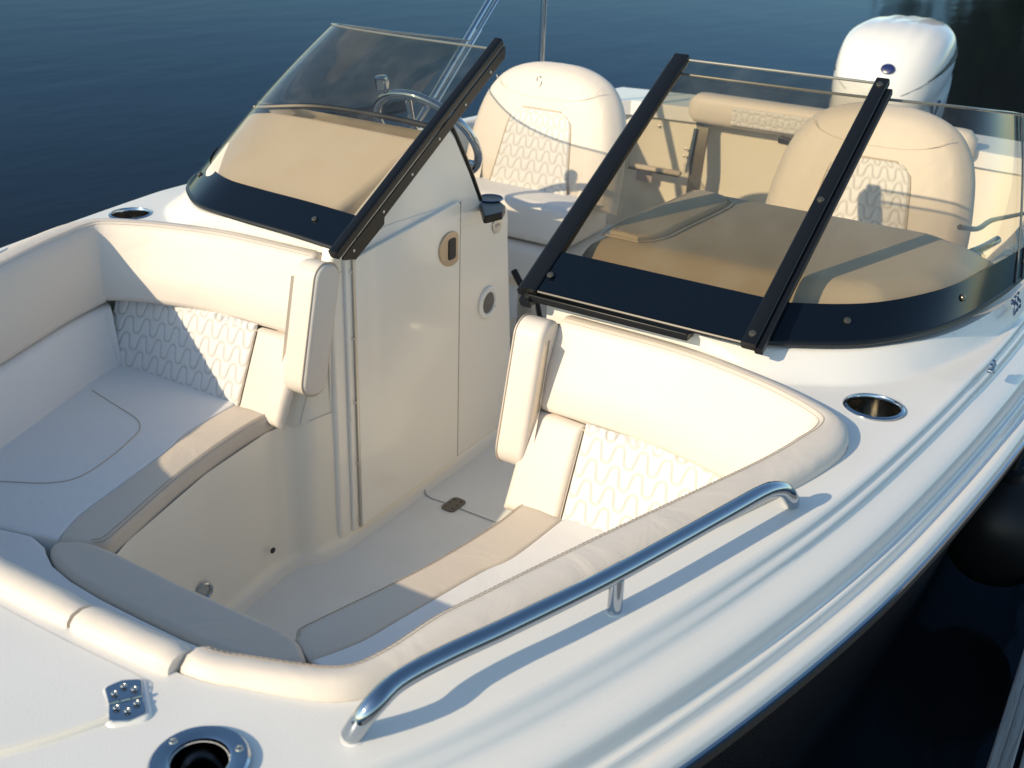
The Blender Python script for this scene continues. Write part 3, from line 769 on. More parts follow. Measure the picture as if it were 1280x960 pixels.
# cup tray on the console corner
ct = [V(-.575, -.285, .002), V(-.60, -.232, .002), V(-.705, -.232, .002), V(-.73, -.262, .002), V(-.73, -.37, .002), V(-.60, -.37, .002)]
ct = [P(598, 248, z=-.0), P(605, 271, z=-.0), P(628, 265, z=-.0), P(632, 257, z=-.0), P(621, 248, z=-.0)]
o = build('cup_tray', slab(round_poly(ct, .006, 3), UP, .020, .003), 'black', boat)
cc = V(-.650, -.273, 0)
sub('tray_ring', lathe(cc, UP, [(.036, .0005), (.037, .003), (.034, .0045), (.0325, .003), (.032, -.002)], 28), 'steel', o)
sub('tray_well', lathe(cc, UP, [(.0322, .002), (.0001, .0015)], 28), 'dark', o)
# console door
dz0 = P(449, 654, y=Yc+.012); dz1 = P(447, 321, y=Yc+.012); dz2 = P(580, 251, y=Yc+.012); dz3 = P(568, 556, y=Yc+.012)
xh = (dz0.x+dz1.x)/2; xr = (dz2.x+dz3.x)/2
door_ol = [V(xh, Yc+.013, -.725), V(xh, Yc+.013, dz1.z), V(xr, Yc+.013, dz2.z+.004), V(xr, Yc+.013, -.725)]
do = build('console_door', slab(round_poly(door_ol, .012, 4), V(0, 1, 0), .012, .003), 'bounce_gel', boat, angle=40)
jm = [V(xh+.002, Yc+.008, -.73), V(xh+.002, Yc+.008, dz1.z)]
sub('hinge_strip', box(V(xh+.004, Yc+.0105, (dz1.z-.725)/2), .006, .006, dz1.z+.725, bev=.0012), 'satin', do)
sub('jamb', box(V(xh+.017, Yc+.003, (dz1.z-.725)/2), .024, .010, dz1.z+.73, bev=.004), 'bounce_gel', do)
mb = MB()
for k in range(5):
    q = disc(V(xh+.012, Yc+.0125, lerp(-.70, dz1.z-.03, k/4)), V(0, 1, 0), .0035, .0012, 8); mb.add(q.v, q.f)
for k in range(4):
    q = disc(V(xr-.012, Yc+.0005, lerp(-.66, dz2.z-.03, k/3)), V(0, 1, 0), .0032, .0012, 8); mb.add(q.v, q.f)
sub('door_screws', mb, 'satin', do)
sub('door_gap', box(V(xr-.005, Yc+.004, (dz2.z-.725)/2), .006, .008, dz2.z+.72, bev=.0005), 'dark', do)
# latch: bronze oval with black paddle
lc = P(563, 311, y=Yc+.0135); lr = .040
tilt = Matrix.Rotation(R(0), 3, V(0, 1, 0))
lo = [lc + V(math.cos(t)*.054, 0, math.sin(t)*.047+.10*math.cos(t)*.05) for t in [2*math.pi*k/32 for k in range(32)]]
lo = [V(max(p.x, lc.x-.034), p.y, p.z) for p in lo]
lt = build('door_latch', slab([p+V(0, .004, 0) for p in lo], V(0, 1, 0), .005, .002), 'bronze', boat)
sub('latch_paddle', slab(round_poly([lc+V(a_, .0062, b_) for a_, b_ in ((-.019, -.029), (.016, -.029), (.016, .029), (-.019, .029))], .009, 4), V(0, 1, 0), .003, .002), 'black', lt)
mb = MB()
for a_, b_ in ((.036, -.018), (-.026, .026), (-.027, -.012)): q = disc(lc+V(a_, .004, b_), V(0, 1, 0), .003, .001, 8); mb.add(q.v, q.f)
sub('latch_screws', mb, 'satin', lt)
vc = P(609, 378, y=Yc+.0008)
vo = build('vent_ring', lathe(vc, V(0, 1, 0), [(.048, 0), (.047, .005), (.043, .008), (.033, .0075), (.031, .004), (.0305, .0)], 36, sx=1.0, s=V(1, 0, 0)), 'gel', boat)
sub('vent_grille', lathe(vc, V(0, 1, 0), [(.031, .003), (.02, .0045), (.001, .005)], 28), 'vent', vo)
mb = MB()
for a_ in (30, 210): q = disc(vc+V(math.cos(R(a_))*.039, .0075, math.sin(R(a_))*.039), V(0, 1, 0), .003, .001, 8); mb.add(q.v, q.f)
sub('vent_screws', mb, 'satin', vo)
tc_ = P(621, 281, y=Yc+.0008)
to = build('power_socket', lathe(tc_, V(0, 1, 0), [(.025, 0), (.024, .003), (.02, .0035), (.001, .0035)], 24, sx=1, s=V(1, 0, 0)), 'satin', boat)
sub('socket_emblem', box(tc_+V(0, .0045, 0), .022, .001, .008, bev=.0003), 'label', to)
# small scupper hole and stainless footwell light
sc = P(341, 688, y=-.318); build('drain_hole', disc(sc, V(.1, 1, 0), .008, .001, 14, False), 'dark', boat)
fc = P(254, 739, y=-.292)
o = build('courtesy_light', lathe(fc, V(.2, 1, 0), [(.024, 0), (.023, .005), (.019, .007), (.016, .004), (.0155, 0)], 24), 'steel', boat)
sub('lens', lathe(fc, V(.2, 1, 0), [(.0158, .002), (.001, .004)], 20), 'satin', o)

# ---------------------------------------------------------------- port console
plat = [(-.185, .30), (-.19, .60), (-.20, .74), (-.26, .86), (-.40, .94), (-.56, .965), (-.70, .94), (-.76, .85), (-.76, .30)]
def sdf(x, y, poly):
    best = 9; ins = False; n = len(poly); j = n-1
    for i in range(n):
        a, b = poly[j], poly[i]; ab = (b[0]-a[0], b[1]-a[1]); ap = (x-a[0], y-a[1]); t = max(0, min(1, (ab[0]*ap[0]+ab[1]*ap[1])/(ab[0]**2+ab[1]**2)))
        best = min(best, math.hypot(ap[0]-ab[0]*t, ap[1]-ab[1]*t))
        if (a[1] > y) != (b[1] > y) and x < (b[0]-a[0])*(y-a[1])/(b[1]-a[1])+a[0]: ins = not ins
        j = i
    return -best if ins else best
def pc_z(x, y):
    d = sdf(x, y, plat); w_ = .120
    t = max(0, 1-(max(d, -.03)+.03)/(w_+.03)); z = .047+(.078-.05*max(0, -.2-x))*smooth(min(1, t*1.04))
    return z
plan = []
for i, p in enumerate(WBc):
    a_ = WBc[max(0, i-1)]; b_ = WBc[min(len(WBc)-1, i+1)]; t_ = (b_-a_).normalized(); n_ = V(-t_.y, t_.x, 0)
    if n_.dot(V(-.6, .4, 0)-V(p.x, p.y, 0)) < 0: n_ = -n_
    q_ = p+n_*.034
    if q_.x > -.76 and q_.y > .28: plan.append(V(q_.x, q_.y, 0))
plan = plan[:-1] + [V(-.79, .99, 0), V(-.79, .6, 0), V(-.79, .274, 0), V(-.4, .274, 0), V(-.06, .274, 0)]
mb = cdt_sheet([plan], [], pc_z, .017)
pcn = build('passenger_console', mb, 'tan2', boat, angle=60)
gl_ = [P(752, 303, z=.122), P(770, 302, z=.122), P(798, 303, z=.122), P(826, 297, z=.122), P(850, 285, z=.118), P(905, 258, z=.106), P(906, 250, z=.104), P(893, 244, z=.102), P(850, 239, z=.1), P(838, 243, z=.1)]
gl_ = spl(gl_, 40, True); gn_ = V(-.05, 0, 1).normalized(); g0 = V(-.2, .3, .127); gl_ = [V(min(p.x, -.212), max(p.y, .292), g0.z-.05*max(0, -.2-p.x)) for p in gl_]
lid = sub('glovebox_lid', slab([p+UP*.010 for p in gl_], gn_, .014, .008), 'tan2', pcn)
sub('lid_seam', tube([p+UP*.0005 for p in inset(gl_ if area_n(gl_).z > 0 else gl_[::-1], UP, -.012)]+[(inset(gl_ if area_n(gl_).z > 0 else gl_[::-1], UP, -.012))[0]+UP*.0005], .0022, 6, False), 'taupe', pcn)
mb = MB(); q = loft([[V(-.79, .274, pc_z(-.78, .3)), V(-.79, .98, .06)], [V(-.80, .274, FZ), V(-.80, .98, FZ)]]); mb.add(q.v, q.f)
q = loft([[V(-.79+.03*i, .2742, pc_z(-.79+.03*i, .276)) for i in range(26)], [V(-.79+.03*i, .272, -.06) for i in range(26)]]); mb.add(q.v, q.f)
sub('console_panel', mb, 'liner', pcn)

# ---------------------------------------------------------------- windshield
GN = V(.497, 0, .868)
WT = [(-.612, .250, .402), (-.615, .41, .402), (-.620, .57, .402), (-.630, .70, .402), (-.655, .785, .400), (-.70, .85, .394), (-.76, .895, .384), (-.85, .925, .368), (-.98, .945, .345), (-1.10, .955, .322), (-1.3, .968, .288), (-1.6, .98, .235)]
WBz = [.040, .045, .047, .049, .048, .044, .042, .040, .038, .033, .02, .005]
NW = 70
wb = spl([V(a[0], a[1], z) for a, z in zip(WB, WBz)], NW); wt = spl([V(*a) for a in WT], NW)
def glass_col(i, t):
    b, tpt = wb[i], wt[i]; bulge = .012*math.sin(math.pi*t)
    return b.lerp(tpt, t) + V(.5, .5*min(1, i/30), .6).normalized()*bulge
def gnorm(i):
    a, b = wb[max(0, i-1)], wb[min(NW-1, i+1)]; n = (b-a).cross(wt[i]-wb[i]).normalized()
    return n if n.z > 0 or n.y > 0 else -n
for s in (1, -1):
    fx = (lambda p: p) if s > 0 else (lambda p: V(p.x, -p.y, p.z))
    gl = build('windshield', loft([[fx(glass_col(i, j/12)) for j in range(13)] for i in range(NW)]), 'glass', boat, angle=80)
    bandh = lambda i: lerp(.135, .185, smooth((i-18)/22)) * (1 if i < 40 else lerp(1, .8, (i-40)/30))
    sub('base_band', loft([[fx(glass_col(i, bandh(i)*j/5)+gnorm(i)*.004) for j in range(6)] for i in range(NW)]), 'band', gl)
    sub('base_seal', tube([fx(p+V(.003, 0, .001)) for p in wb], .006, 8), 'black', gl)
    sub('top_edge', tube([fx(p+V(0, 0, .001)) for p in wt], .0032, 8), 'edge', gl)
    for i_ in ((44, 46) if s > 0 else ()): sub('glass_joint', tube([fx(glass_col(i_, j/10)+gnorm(i_)*.006) for j in range(11)], .0026, 6), 'edge', gl)
    # inboard post: tube plus flange with screws
    b0, t0 = wb[0]+V(.022, -.004, -.01), wt[0]+V(-.02, -.004, .012); ax = (t0-b0).normalized(); sd_ = V(0, 1, 0); nn = ax.cross(sd_); nn = nn if nn.z > 0 else -nn
    pr = round_poly([V(a_, b_, 0) for a_, b_ in ((-.013, -.012), (.013, -.012), (.013, .012), (-.013, .012))], .006, 4)
    mb = loft([[fx(q_+sd_*v.x+nn*(v.y+.006)) for v in pr] for q_ in (b0, t0)], True, True)
    po = sub('post', mb, 'black', gl)
    fl_ = [(b0 + ax*.0 - nn*.008), (b0+ax*.04-nn*.046), (b0+ax*.16-nn*.050), (b0+ax*.17-nn*.036), (t0-ax*.01-nn*.034), (t0+ax*.006-nn*.006)]
    fl_ = [fx(p+V(0, -.012, 0)) for p in fl_]
    sub('post_flange', slab(round_poly(fl_, .004, 3), V(0, -s, 0), .004, .001, center=True, rb=.001), 'black', gl)
    mb = MB()
    for k in range(6):
        q = disc(fx(b0.lerp(t0, (k+.35)/6)-nn*.022+V(0, -.014, 0)), V(0, -s, 0), .0038, .002, 10); mb.add(q.v, q.f)
    sub('flange_screws', mb, 'satin', gl)
    mb = MB()
    for i in (2, 22, 33, 46): 
        q = disc(fx(glass_col(i if i != 2 else 4, bandh(i)*.55)+gnorm(i)*.005), fx(gnorm(i)), .0075, .005, 12); mb.add(q.v, q.f)
    sub('band_bolts', mb, MT['leg'], gl)
# folded centre panel lying on the port windshield
fp = {k: V(*v) for k, v in dict(bl=(.028, .250, .064), br=(.030, .722, .064), tl=(-.620, .256, .434), tr=(-.620, .724, .436)).items()}
ax = (fp['tl']-fp['bl']).normalized(); ay = V(0, 1, 0); an = ax.cross(ay); an = an if an.z > 0 else -an
pg = build('folding_panel', loft([[fp['bl'].lerp(fp['tl'], t/6) for t in range(7)], [fp['br'].lerp(fp['tr'], t/6) for t in range(7)]]), 'glass', boat)
sub('base_band', loft([[fp['bl'].lerp(fp['tl'], t*.145)+an*.004 for t in (0, 1)], [fp['br'].lerp(fp['tr'], t*.145)+an*.004 for t in (0, 1)]]), 'band', pg)
sub('top_edge', tube([fp['tl']+ax*.001, fp['tr']+ax*.001], .0032, 8), 'edge', pg)
for sgn, a_, b_ in ((1, fp['bl'], fp['tl']), (-1, fp['br'], fp['tr'])):
    a0 = a_-ax*.008+ay*sgn*.002; b0 = b_+ax*.008+ay*sgn*.002
    hw_ = .019 if sgn > 0 else .0145
    pr = round_poly([V(u_, v_, 0) for u_, v_ in ((-hw_, -.009), (hw_, -.009), (hw_, .010), (-hw_, .010))], .004, 3)
    sub('frame_bar', loft([[p+ay*v.x+an*v.y for v in pr] for p in (a0, b0)], True, True), 'black', pg)
    pr = round_poly([V(u_, v_, 0) for u_, v_ in ((-.008, -.020), (.008, -.020), (.008, -.004), (-.008, -.004))], .003, 3)
    sub('hinge_bar', loft([[p+ay*(v.x-sgn*.019)+an*(v.y+.004) for v in pr] for p in (a0+ax*.0, b0-ax*.02)], True, True), 'black', pg)
    mb = MB()
    for k in (.03, .5, .97) if sgn < 0 else (.06,):
        q = disc(a0.lerp(b0, k)+an*.010+ay*(sgn*.03 if sgn > 0 else 0), an, .0075, .004, 12); mb.add(q.v, q.f)
    sub('bar_bolts', mb, MT['leg'], pg)
sub('base_edge', tube([fp['bl']-ax*.002, fp['br']-ax*.002], .004, 8), 'black', pg)
sub('sill_channel', slab(round_poly([V(.036, .247, .055), V(.034, .60, .053), V(.0, .60, .053), V(.0, .247, .055)], .003, 3), UP, .014, .002), 'black', pg)

# ---------------------------------------------------------------- steering wheel
wc = V(-.78, -.575, .105); wn = V(-.80, 0, .60).normalized(); wx = V(0, 1, 0); wy = wn.cross(wx)
if wy.z < 0: wy = -wy
rim = [wc + (wx*math.cos(t)+wy*math.sin(t))*.165 for t in [2*math.pi*k/72 for k in range(73)]]
so_ = build('steering_wheel', tube(rim, lambda u: .0125+.0022*math.sin(u*2*math.pi*36), 14, False), 'steel', boat)
for a_ in (90, 215, 325):
    d = wx*math.cos(R(a_))+wy*math.sin(R(a_))
    sub('spoke', tube(spl([wc-wn*.03+d*.02, wc-wn*.03+d*.08, wc-wn*.012+d*.13, wc+d*.16], 12), .009, 8), 'steel', so_)
sub('hub', disc(wc-wn*.045, wn, .042, .035, 20), 'black', so_)
ka = R(125); kp = wc+(wx*math.cos(ka)+wy*math.sin(ka))*.165
sub('spinner_knob', lathe(kp, wn*-.2+UP, [(.006, 0), (.008, .02), (.018, .028), (.021, .045), (.018, .060), (.001, .064)], 18), 'steel', so_)

# ---------------------------------------------------------------- bucket seats
def seat(s, yc, x0, zc):
    """helm style seat: dome backrest, flip-up bolster, cushion, pedestal"""
    t = bpy.data.objects.new('bucket_seat', None); COL.objects.link(t); t.parent = boat
    t.location = V(x0, yc, FZ) - ORG; t['_org'] = V(x0, yc, FZ)
    fn = V(.955, 0, .30).normalized(); up = V(-.30, 0, .955)
    o0 = V(x0, yc, zc)                      # crown of the back, front face
    prof = [(0, 0), (.08, -.004), (.155, -.024), (.212, -.058), (.252, -.11), (.276, -.17), (.292, -.25), (.302, -.34), (.304, -.46)]
    half = spl([V(a, b, 0) for a, b in prof], 30)
    pts = [(p.x, p.y) for p in half] + [(-p.x, p.y) for p in reversed(half[1:])]
    ol = [o0 + V(0, a, 0) + up*b for a, b in pts]
    rows = []; r = .055
    nr = fn
    if area_n(ol).dot(nr) < 0: ol.reverse()
    for k in range(9):
        a = math.pi*k/8; d = r*(1-math.sin(a)); z_ = -.055+.075*-math.cos(a) if False else -r*1.1*(1-(-math.cos(a)))
        rows.append([p + nr*(-.13*(1-k/8)) for p in inset(ol, nr, d*.75)])
    for k in range(1, 6):
        q = k/5; rows.append([p+nr*(.012*math.sin(q*math.pi/2)) for p in inset(ol, nr, r*.75+.07*q)])
    mb = loft(rows, True, False); n = len(ol); mb.f.append(tuple((len(rows)-1)*n+j for j in range(n))); mb.f.append(tuple(reversed(range(n))))
    b = build('backrest', mb, 'cream', t, angle=70)
    # wrap-around wings make the back concave: side bolsters
    # quilted insert
    wid, hei = .27, .34
    def qf(i, j):
        yy = (i-.5)*wid*lerp(.84, 1.20, j)*(1 if j > .16 else lerp(.62, 1, math.sqrt(max(0, 1-(1-j/.16)**2)))); zz = -.165-hei*j
        return o0 + V(0, yy, 0) + up*zz + fn*.0085
    qo = build('quilted_insert', patch_quilt(qf, fn, wid, hei, 110, 120, gath=False, lift=.008), 'quilt', t, angle=180)
    el = [qf(i/10, 0) for i in range(11)]+[qf(1, j/10) for j in range(1, 11)]; er = [qf(0, j/10) for j in range(11)]
    seam_ = [qf(0, 1-j/10) for j in range(10)]+[qf(i/10, 0) for i in range(11)]+[qf(1, j/10) for j in range(1, 11)]
    build('seam', tube([p+fn*.004 for p in seam_], .0028, 6), 'piping', t)
    hs2 = [o0+V(0, a, 0)+up*b_+fn*.012 for a, b_ in [(-.20, -.075), (-.17, -.105), (-.10, -.125), (0, -.13), (.10, -.125), (.17, -.105), (.20, -.075)]]
    build('headrest_seam', tube(spl(hs2, 40), .0011, 6), 'taupe', t)
    # embroidered swoosh emblem
    for k in (0, 1):
        e0 = o0+up*(-.075-.0)+fn*.0135+V(0, -.035, 0); sg = -1 if k else 1
        arc = [e0+V(0, .007*math.cos(R(a_))*1.0+.004*-sg, 0)+up*(.008*sg+.009*math.sin(R(a_))) for a_ in (range(20, 270, 25) if not k else range(200, 450, 25))]
        build('emblem', tube(arc, .0022, 6), 'tonal', t)
    # flip-up bolster and cushion
    bx = x0+.17; bz = zc-.405
    pr = round_poly([V(bx+.10, yc, bz-.004), V(bx+.112, yc, bz-.14), V(bx-.20, yc, bz-.14), V(bx-.20, yc, bz+.01)], [.035, .03, .02, .03], 6)
    build('bolster', slab(dens(pr, .05), V(0, 1, 0), .47, .022, center=True, seg=5), 'white', t, angle=55)
    cz = bz-.150
    ol2 = round_poly([V(bx+.11, yc-.24, cz), V(bx+.11, yc+.24, cz), V(bx-.30, yc+.25, cz), V(bx-.30, yc-.25, cz)], .05, 6)
    build('cushion', slab(ol2, UP, .12, .035, seg=5), 'white', t, angle=50)
    bz2 = cz-.12
    ol3 = round_poly([V(bx+.06, yc-.21, bz2), V(bx+.06, yc+.21, bz2), V(bx-.28, yc+.21, bz2), V(bx-.28, yc-.21, bz2)], .04, 5)
    build('seat_box', slab([p-UP*.002 for p in ol3], UP, .05, .008), 'liner', t, angle=45)
    build('pedestal', lathe(V(bx-.1, yc, FZ), UP, [(.19, .0), (.185, .012), (.06, .03), (.055, .08), (.055, bz2-.05-FZ), (.12, bz2-.05-FZ)], 28), 'satin', t)
    build('slide_lever', tube(spl([V(bx+.02, yc+.12, bz2-.06), V(bx+.09, yc+.13, bz2-.07), V(bx+.12, yc+.15, bz2-.09), V(bx+.13, yc+.17, bz2-.13)], 14), .009, 8), 'black', t)
    return t
seat(-1, -.555, -1.47, .235)
seat(1, .545, -1.47, .245)

# ---------------------------------------------------------------- aft cockpit
# folded bench backrest on steel legs
XB = -2.62
def aft_roll(x, y0, y1, z, h, d, n=13):
    rws = []
    for i in range(n):
        q = i/(n-1); y = lerp(y0, y1, q); e = max(0, 1-min(i, n-1-i)/1.6); k = math.sqrt(max(.05, 1-e*e*.7))
        rws.append([V(x+math.copysign(abs(math.cos(a))**.6, math.cos(a))*d*k, y, z+math.copysign(abs(math.sin(a))**.6, math.sin(a))*h*k) for a in [2*math.pi*j/18 for j in range(18)]])
    return loft(rws, True, True)
c0 = P(865, 130, x=XB); c1 = P(1212, 185, x=XB)
bb = build('bench_backrest', aft_roll(XB, c0.y, c1.y+.02, (c0.z+c1.z)/2-.002, .062, .055, 40), 'cream', boat, angle=70)
q0 = P(915, 142, x=XB+.05); 
wid_ = .62
sub('quilted_insert', patch_quilt(lambda i, j: V(XB+.056, q0.y+i*wid_, q0.z+.028-j*.075), V(1, 0, 0), wid_, .075, 120, 40, gath=False, lift=.006), 'quilt', bb, angle=180)
for yy in (c0.y+.07, c1.y-.12):
    zt = c0.z-.07
    lg = [V(XB+.02, yy, zt), V(XB+.05, yy+.0, zt-.14), V(XB+.07, yy, zt-.33)]
    sub('support_leg', sweep(lg, [(-.028, -.007), (.028, -.007), (.028, .007), (-.028, .007)], up=V(1, 0, 0)), MT['leg'], bb)
    sub('support_leg', tube([V(XB+.04, yy-.025, zt-.02), V(XB+.085, yy-.03, zt-.2)], .008, 8), 'steel', bb)
sub('hinge_bracket', box(V(XB+.02, c0.y+.07, c0.z-.07), .03, .06, .02, bev=.004), 'steel', bb)
# moulded ledge / bin recess in the transom, with placard
rl = [P(790, 207, x=-2.6), P(855, 213, x=-2.6)]
ob = build('transom_locker', box((rl[0]+rl[1])/2+V(.03, 0, 0), .03, (rl[1]-rl[0]).length, .02, bev=.006), 'taupe', boat)
sub('locker_lip', box((rl[0]+rl[1])/2+V(.047, 0, -.008), .008, (rl[1]-rl[0]).length*.96, .007, bev=.001), 'dark', ob)
sk = P(806, 219, x=-2.61); sub('warning_label', box(sk+V(.0, 0, 0), .012, .075, .055, bev=.001), 'label', ob)
hl = P(990, 176, x=-2.6); build('pull_handle', slab(round_poly([hl+V(.03, a_, b_) for a_, b_ in ((-.05, -.012), (.05, -.02), (.05, .004), (-.05, .016))], .008, 3), V(1, 0, 0), .02, .003), 'dark', boat)
mb = MB()
for px, py in ((862, 149), (857, 186), (855, 195), (824, 158)):
    p = P(px, py, x=-2.645); q = disc(p, V(1, 0, 0), .006, .004, 8); mb.add(q.v, q.f)
sub('panel_screws', mb, 'satin', boat)
# gunwale cushions aft
for s in (1, -1):
    pth = [V(x, s*y, sheer(x)-.045) for x, y in [(-1.0, .965), (-1.5, .985), (-2.0, .97), (-2.35, .935)]]
    o = build('side_bolster', sweep(spl(pth, 30), round_poly([V(a_, b_, 0) for a_, b_ in ((-.03, -.055), (.03, -.055), (.03, .05), (-.03, .05))], .02, 4) and [(v.x, v.y) for v in round_poly([V(a_, b_, 0) for a_, b_ in ((-.03, -.055), (.03, -.055), (.03, .05), (-.03, .05))], .02, 4)]), 'cream', boat, angle=50)
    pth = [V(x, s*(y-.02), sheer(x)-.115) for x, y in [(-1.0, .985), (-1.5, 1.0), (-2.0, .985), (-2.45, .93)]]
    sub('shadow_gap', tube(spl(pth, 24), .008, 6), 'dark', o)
    # lid / pad on the aft quarter
    cp = V(-2.3, s*1.06, deck_z(-2.3, 1.06))
    ol = round_poly([cp+V(.16, .05, .018), cp+V(.16, -.05, .018), cp+V(-.16, -.05, .018), cp+V(-.16, .05, .018)], .04, 5)
    build('quarter_lid', slab(ol, UP, .02, .008), 'gel', boat)
    # aft mooring cleat
    ccx = V(-2.62, s*1.04, deck_z(-2.62, 1.04))
    mb = tube(spl([ccx+V(.10, 0, .028), ccx+V(.05, 0, .036), ccx+V(-.05, 0, .036), ccx+V(-.10, 0, .028)], 12), .010, 10)
    for dx in (.035, -.035): q = tube([ccx+V(dx, 0, -.002), ccx+V(dx, 0, .035)], .010, 10); mb.add(q.v, q.f)
    build('mooring_cleat', mb, 'steel', boat)
# tow pole and folded top frame (stainless tubes)
yp = P(677, 76, x=-2.2).y; zp = deck_z(-2.2, yp)
tp_ = build('tow_pole', tube([V(-2.2, yp, zp), V(-2.2, yp, zp+1.3)], .0125, 14), 'steel', boat)
sub('pole_socket', disc(V(-2.2, yp, zp), UP, .03, .012, 18, False), 'steel', tp_)
k0 = P(537, 128, y=-1.02); k1 = P(612, 0, y=-1.02); dirk = (k1-k0)
o = build('canopy_bow', tube([k0-dirk*.25, k0+dirk*1.6], .011, 10), 'steel', boat)
k0b = P(546, 128, y=-1.0); k1b = P(604, 30, y=-1.0)
sub('canopy_strut', tube([k0b, k0b+(k1b-k0b)*2.0], .007, 10), 'steel', o)
sub('deck_hinge', box(P(537, 128, y=-1.02), .05, .03, .03, bev=.006), 'steel', o)
# port: drain hose / cable along the inner side, latch, bow-top deck hinge
hz_ = [P(px, py, y=.93) for px, py in [(1200, 284), (1222, 286), (1238, 276), (1255, 272), (1285, 266), (1310, 262)]]
build('cable', tube(spl(hz_, 30), .0065, 8), 'black', boat)
lf = P(1228, 312, z=.062); lf = V(lf.x, lf.y, lf.z)
o = build('glass_clamp', tube(spl([lf+V(.03, -.02, -.004), lf+V(0, 0, .004), lf+V(-.06, .02, .012)], 10), .010, 10), 'steel', boat)
sub('clamp_foot', disc(lf+V(.02, -.01, -.01), UP, .018, .012, 14), 'steel', o)
dh = P(1240, 463, z=-.02); dh = V(dh.x, dh.y, dh.z)
o = build('canopy_deck_hinge', box(dh+UP*.004, .040, .014, .008, bev=.003), 'steel', boat)
for dx in (-.011, .011): sub('hinge_ear', disc(dh+V(dx, -.004, .012), V(0, 1, 0), .007, .007, 14), 'steel', o)
# vertical moulding strips seen through the side glass
# registration/model badge on the coaming below the side glass
bo_ = P(1263, 411, y=1.085); 
letters('model_badge', '255', .050, V(-.60, 1.083, -.004), V(-1, .06, .02), V(0, -.35, 1), 'letters', boat)
# throttle lever on the helm side
tq = P(652, 352, x=-1.0)
o = build('throttle_lever', tube(spl([tq+V(0, -.03, .03), tq+V(.01, 0, 0), tq+V(.01, .03, -.04)], 12), .011, 10), 'black', boat)
sub('lever_base', box(tq+V(-.03, .05, .005), .05, .06, .07, bev=.01), 'satin', o)

# ---------------------------------------------------------------- outboard motor
def outboard():
    t = bpy.data.objects.new('outboard_motor', None); COL.objects.link(t); t.parent = boat
    og = V(-3.42, .065, -.49); t.location = og-ORG; t['_org'] = og
    # stations bottom->top : (z, x front, x back, half width)
    st = [(-.50, .10, -.30, .16), (-.36, .16, -.40, .205), (-.25, .185, -.46, .232), (-.14, .19, -.49, .243), (-.04, .185, -.505, .247), (.05, .165, -.505, .243), (.12, .13, -.50, .228), (.18, .075, -.485, .198), (.222, .0, -.46, .155), (.246, -.09, -.42, .10), (.252, -.16, -.36, .05)]
    rows = []
    NZ = 40
    sp = spl([V(z, a, b) for z, a, b, w_ in st], NZ); spw = spl([V(z, w_, 0) for z, a, b, w_ in st], NZ)
    for a, b in zip(sp, spw):
        z = a.x; xf, xb = a.y, a.z; hw = b.y; r = []
        for k in range(48):
            th = 2*math.pi*k/48; c, s_ = math.cos(th), math.sin(th)
            ex = .80; xx = (xf+xb)/2 + (xf-xb)/2*math.copysign(abs(c)**ex, c); yy = hw*math.copysign(abs(s_)**ex, s_)
            # character crease rising aft on both flanks and ribs over the crown
            cr = z-(-.10-.34*(xx-.10)); bump_ = .012*math.exp(-(cr/.02)**2)*smooth((.12-xx)/.1)
            yy -= math.copysign(bump_, s_)*(1 if abs(s_) > .3 else 0)
            zz = z + (.0022*math.cos(yy*2*math.pi/.075)*smooth((z-.10)/.08))
            r.append(og+V(xx, yy, zz+.45))
        rows.append(r)
    b = build('cowling', loft(rows, True, True), 'engine', t, angle=60)
    # dark air intake and crease under the rear lip, both flanks
    def surf(zq, th, off):
        i = min(range(NZ), key=lambda k: abs(sp[k].x-zq)); xf, xb, hw = sp[i].y, sp[i].z, spw[i].y; c, s_ = math.cos(th), math.sin(th)
        p = V((xf+xb)/2+(xf-xb)/2*math.copysign(abs(c)**.8, c), hw*math.copysign(abs(s_)**.8, s_), zq+.45); n = V(c*.9, s_, .35).normalized(); return og+p+n*off, n
    for sg in (1, -1):
        n_ = 14; up_l = []; lo_l = []
        for k in range(n_):
            u = k/(n_-1); th = R(lerp(52, 118, u)); zq = lerp(.035, .150, u); w2_ = .003+.026*u**1.5
            up_l.append(surf(zq+w2_, sg*th, .004)[0]); lo_l.append(surf(zq-w2_, sg*th, .004)[0])
        build('air_intake', loft([up_l, lo_l]), 'dark', t)
        pl = [surf(lerp(-.02, .035, k/9), sg*R(lerp(24, 52, k/9)), .001)[0] for k in range(10)]
        build('cowl_crease', tube(pl, .0018, 6), 'seamgrey', t)
        pl = [surf(-.19+.02*math.cos(R(lerp(0, 150, k/24))), sg*R(lerp(0, 150, k/24)), .0005)[0] for k in range(25)]
        build('cowl_seam', tube(pl, .0018, 6), 'seamgrey', t)
    e_, en_ = surf(.085, .12, .001)
    build('front_emblem', lathe(e_, V(.85, .05, .55), [(.024, 0), (.023, .004), (.018, .006), (.001, .006)], 22, sx=1.3, s=V(0, 1, 0)), 'blue', t)
    for th0, th1 in ((66, 73), (80, 73)):
        build('badge', tube([surf(-.06, R(th0), .002)[0], surf(-.15, R(th1), .002)[0]], .006, 6), 'letters', t)
    build('midsection', loft([[og+V(.06*math.cos(2*math.pi*k/16)-.05, .07*math.sin(2*math.pi*k/16), z) for k in range(16)] for z in (.0, -.5, -.9)], True, True), 'engine', t)
    build('transom_bracket', box(og+V(.22, 0, -.05), .14, .26, .30, bev=.02), 'engine', t)
    return t
outboard()

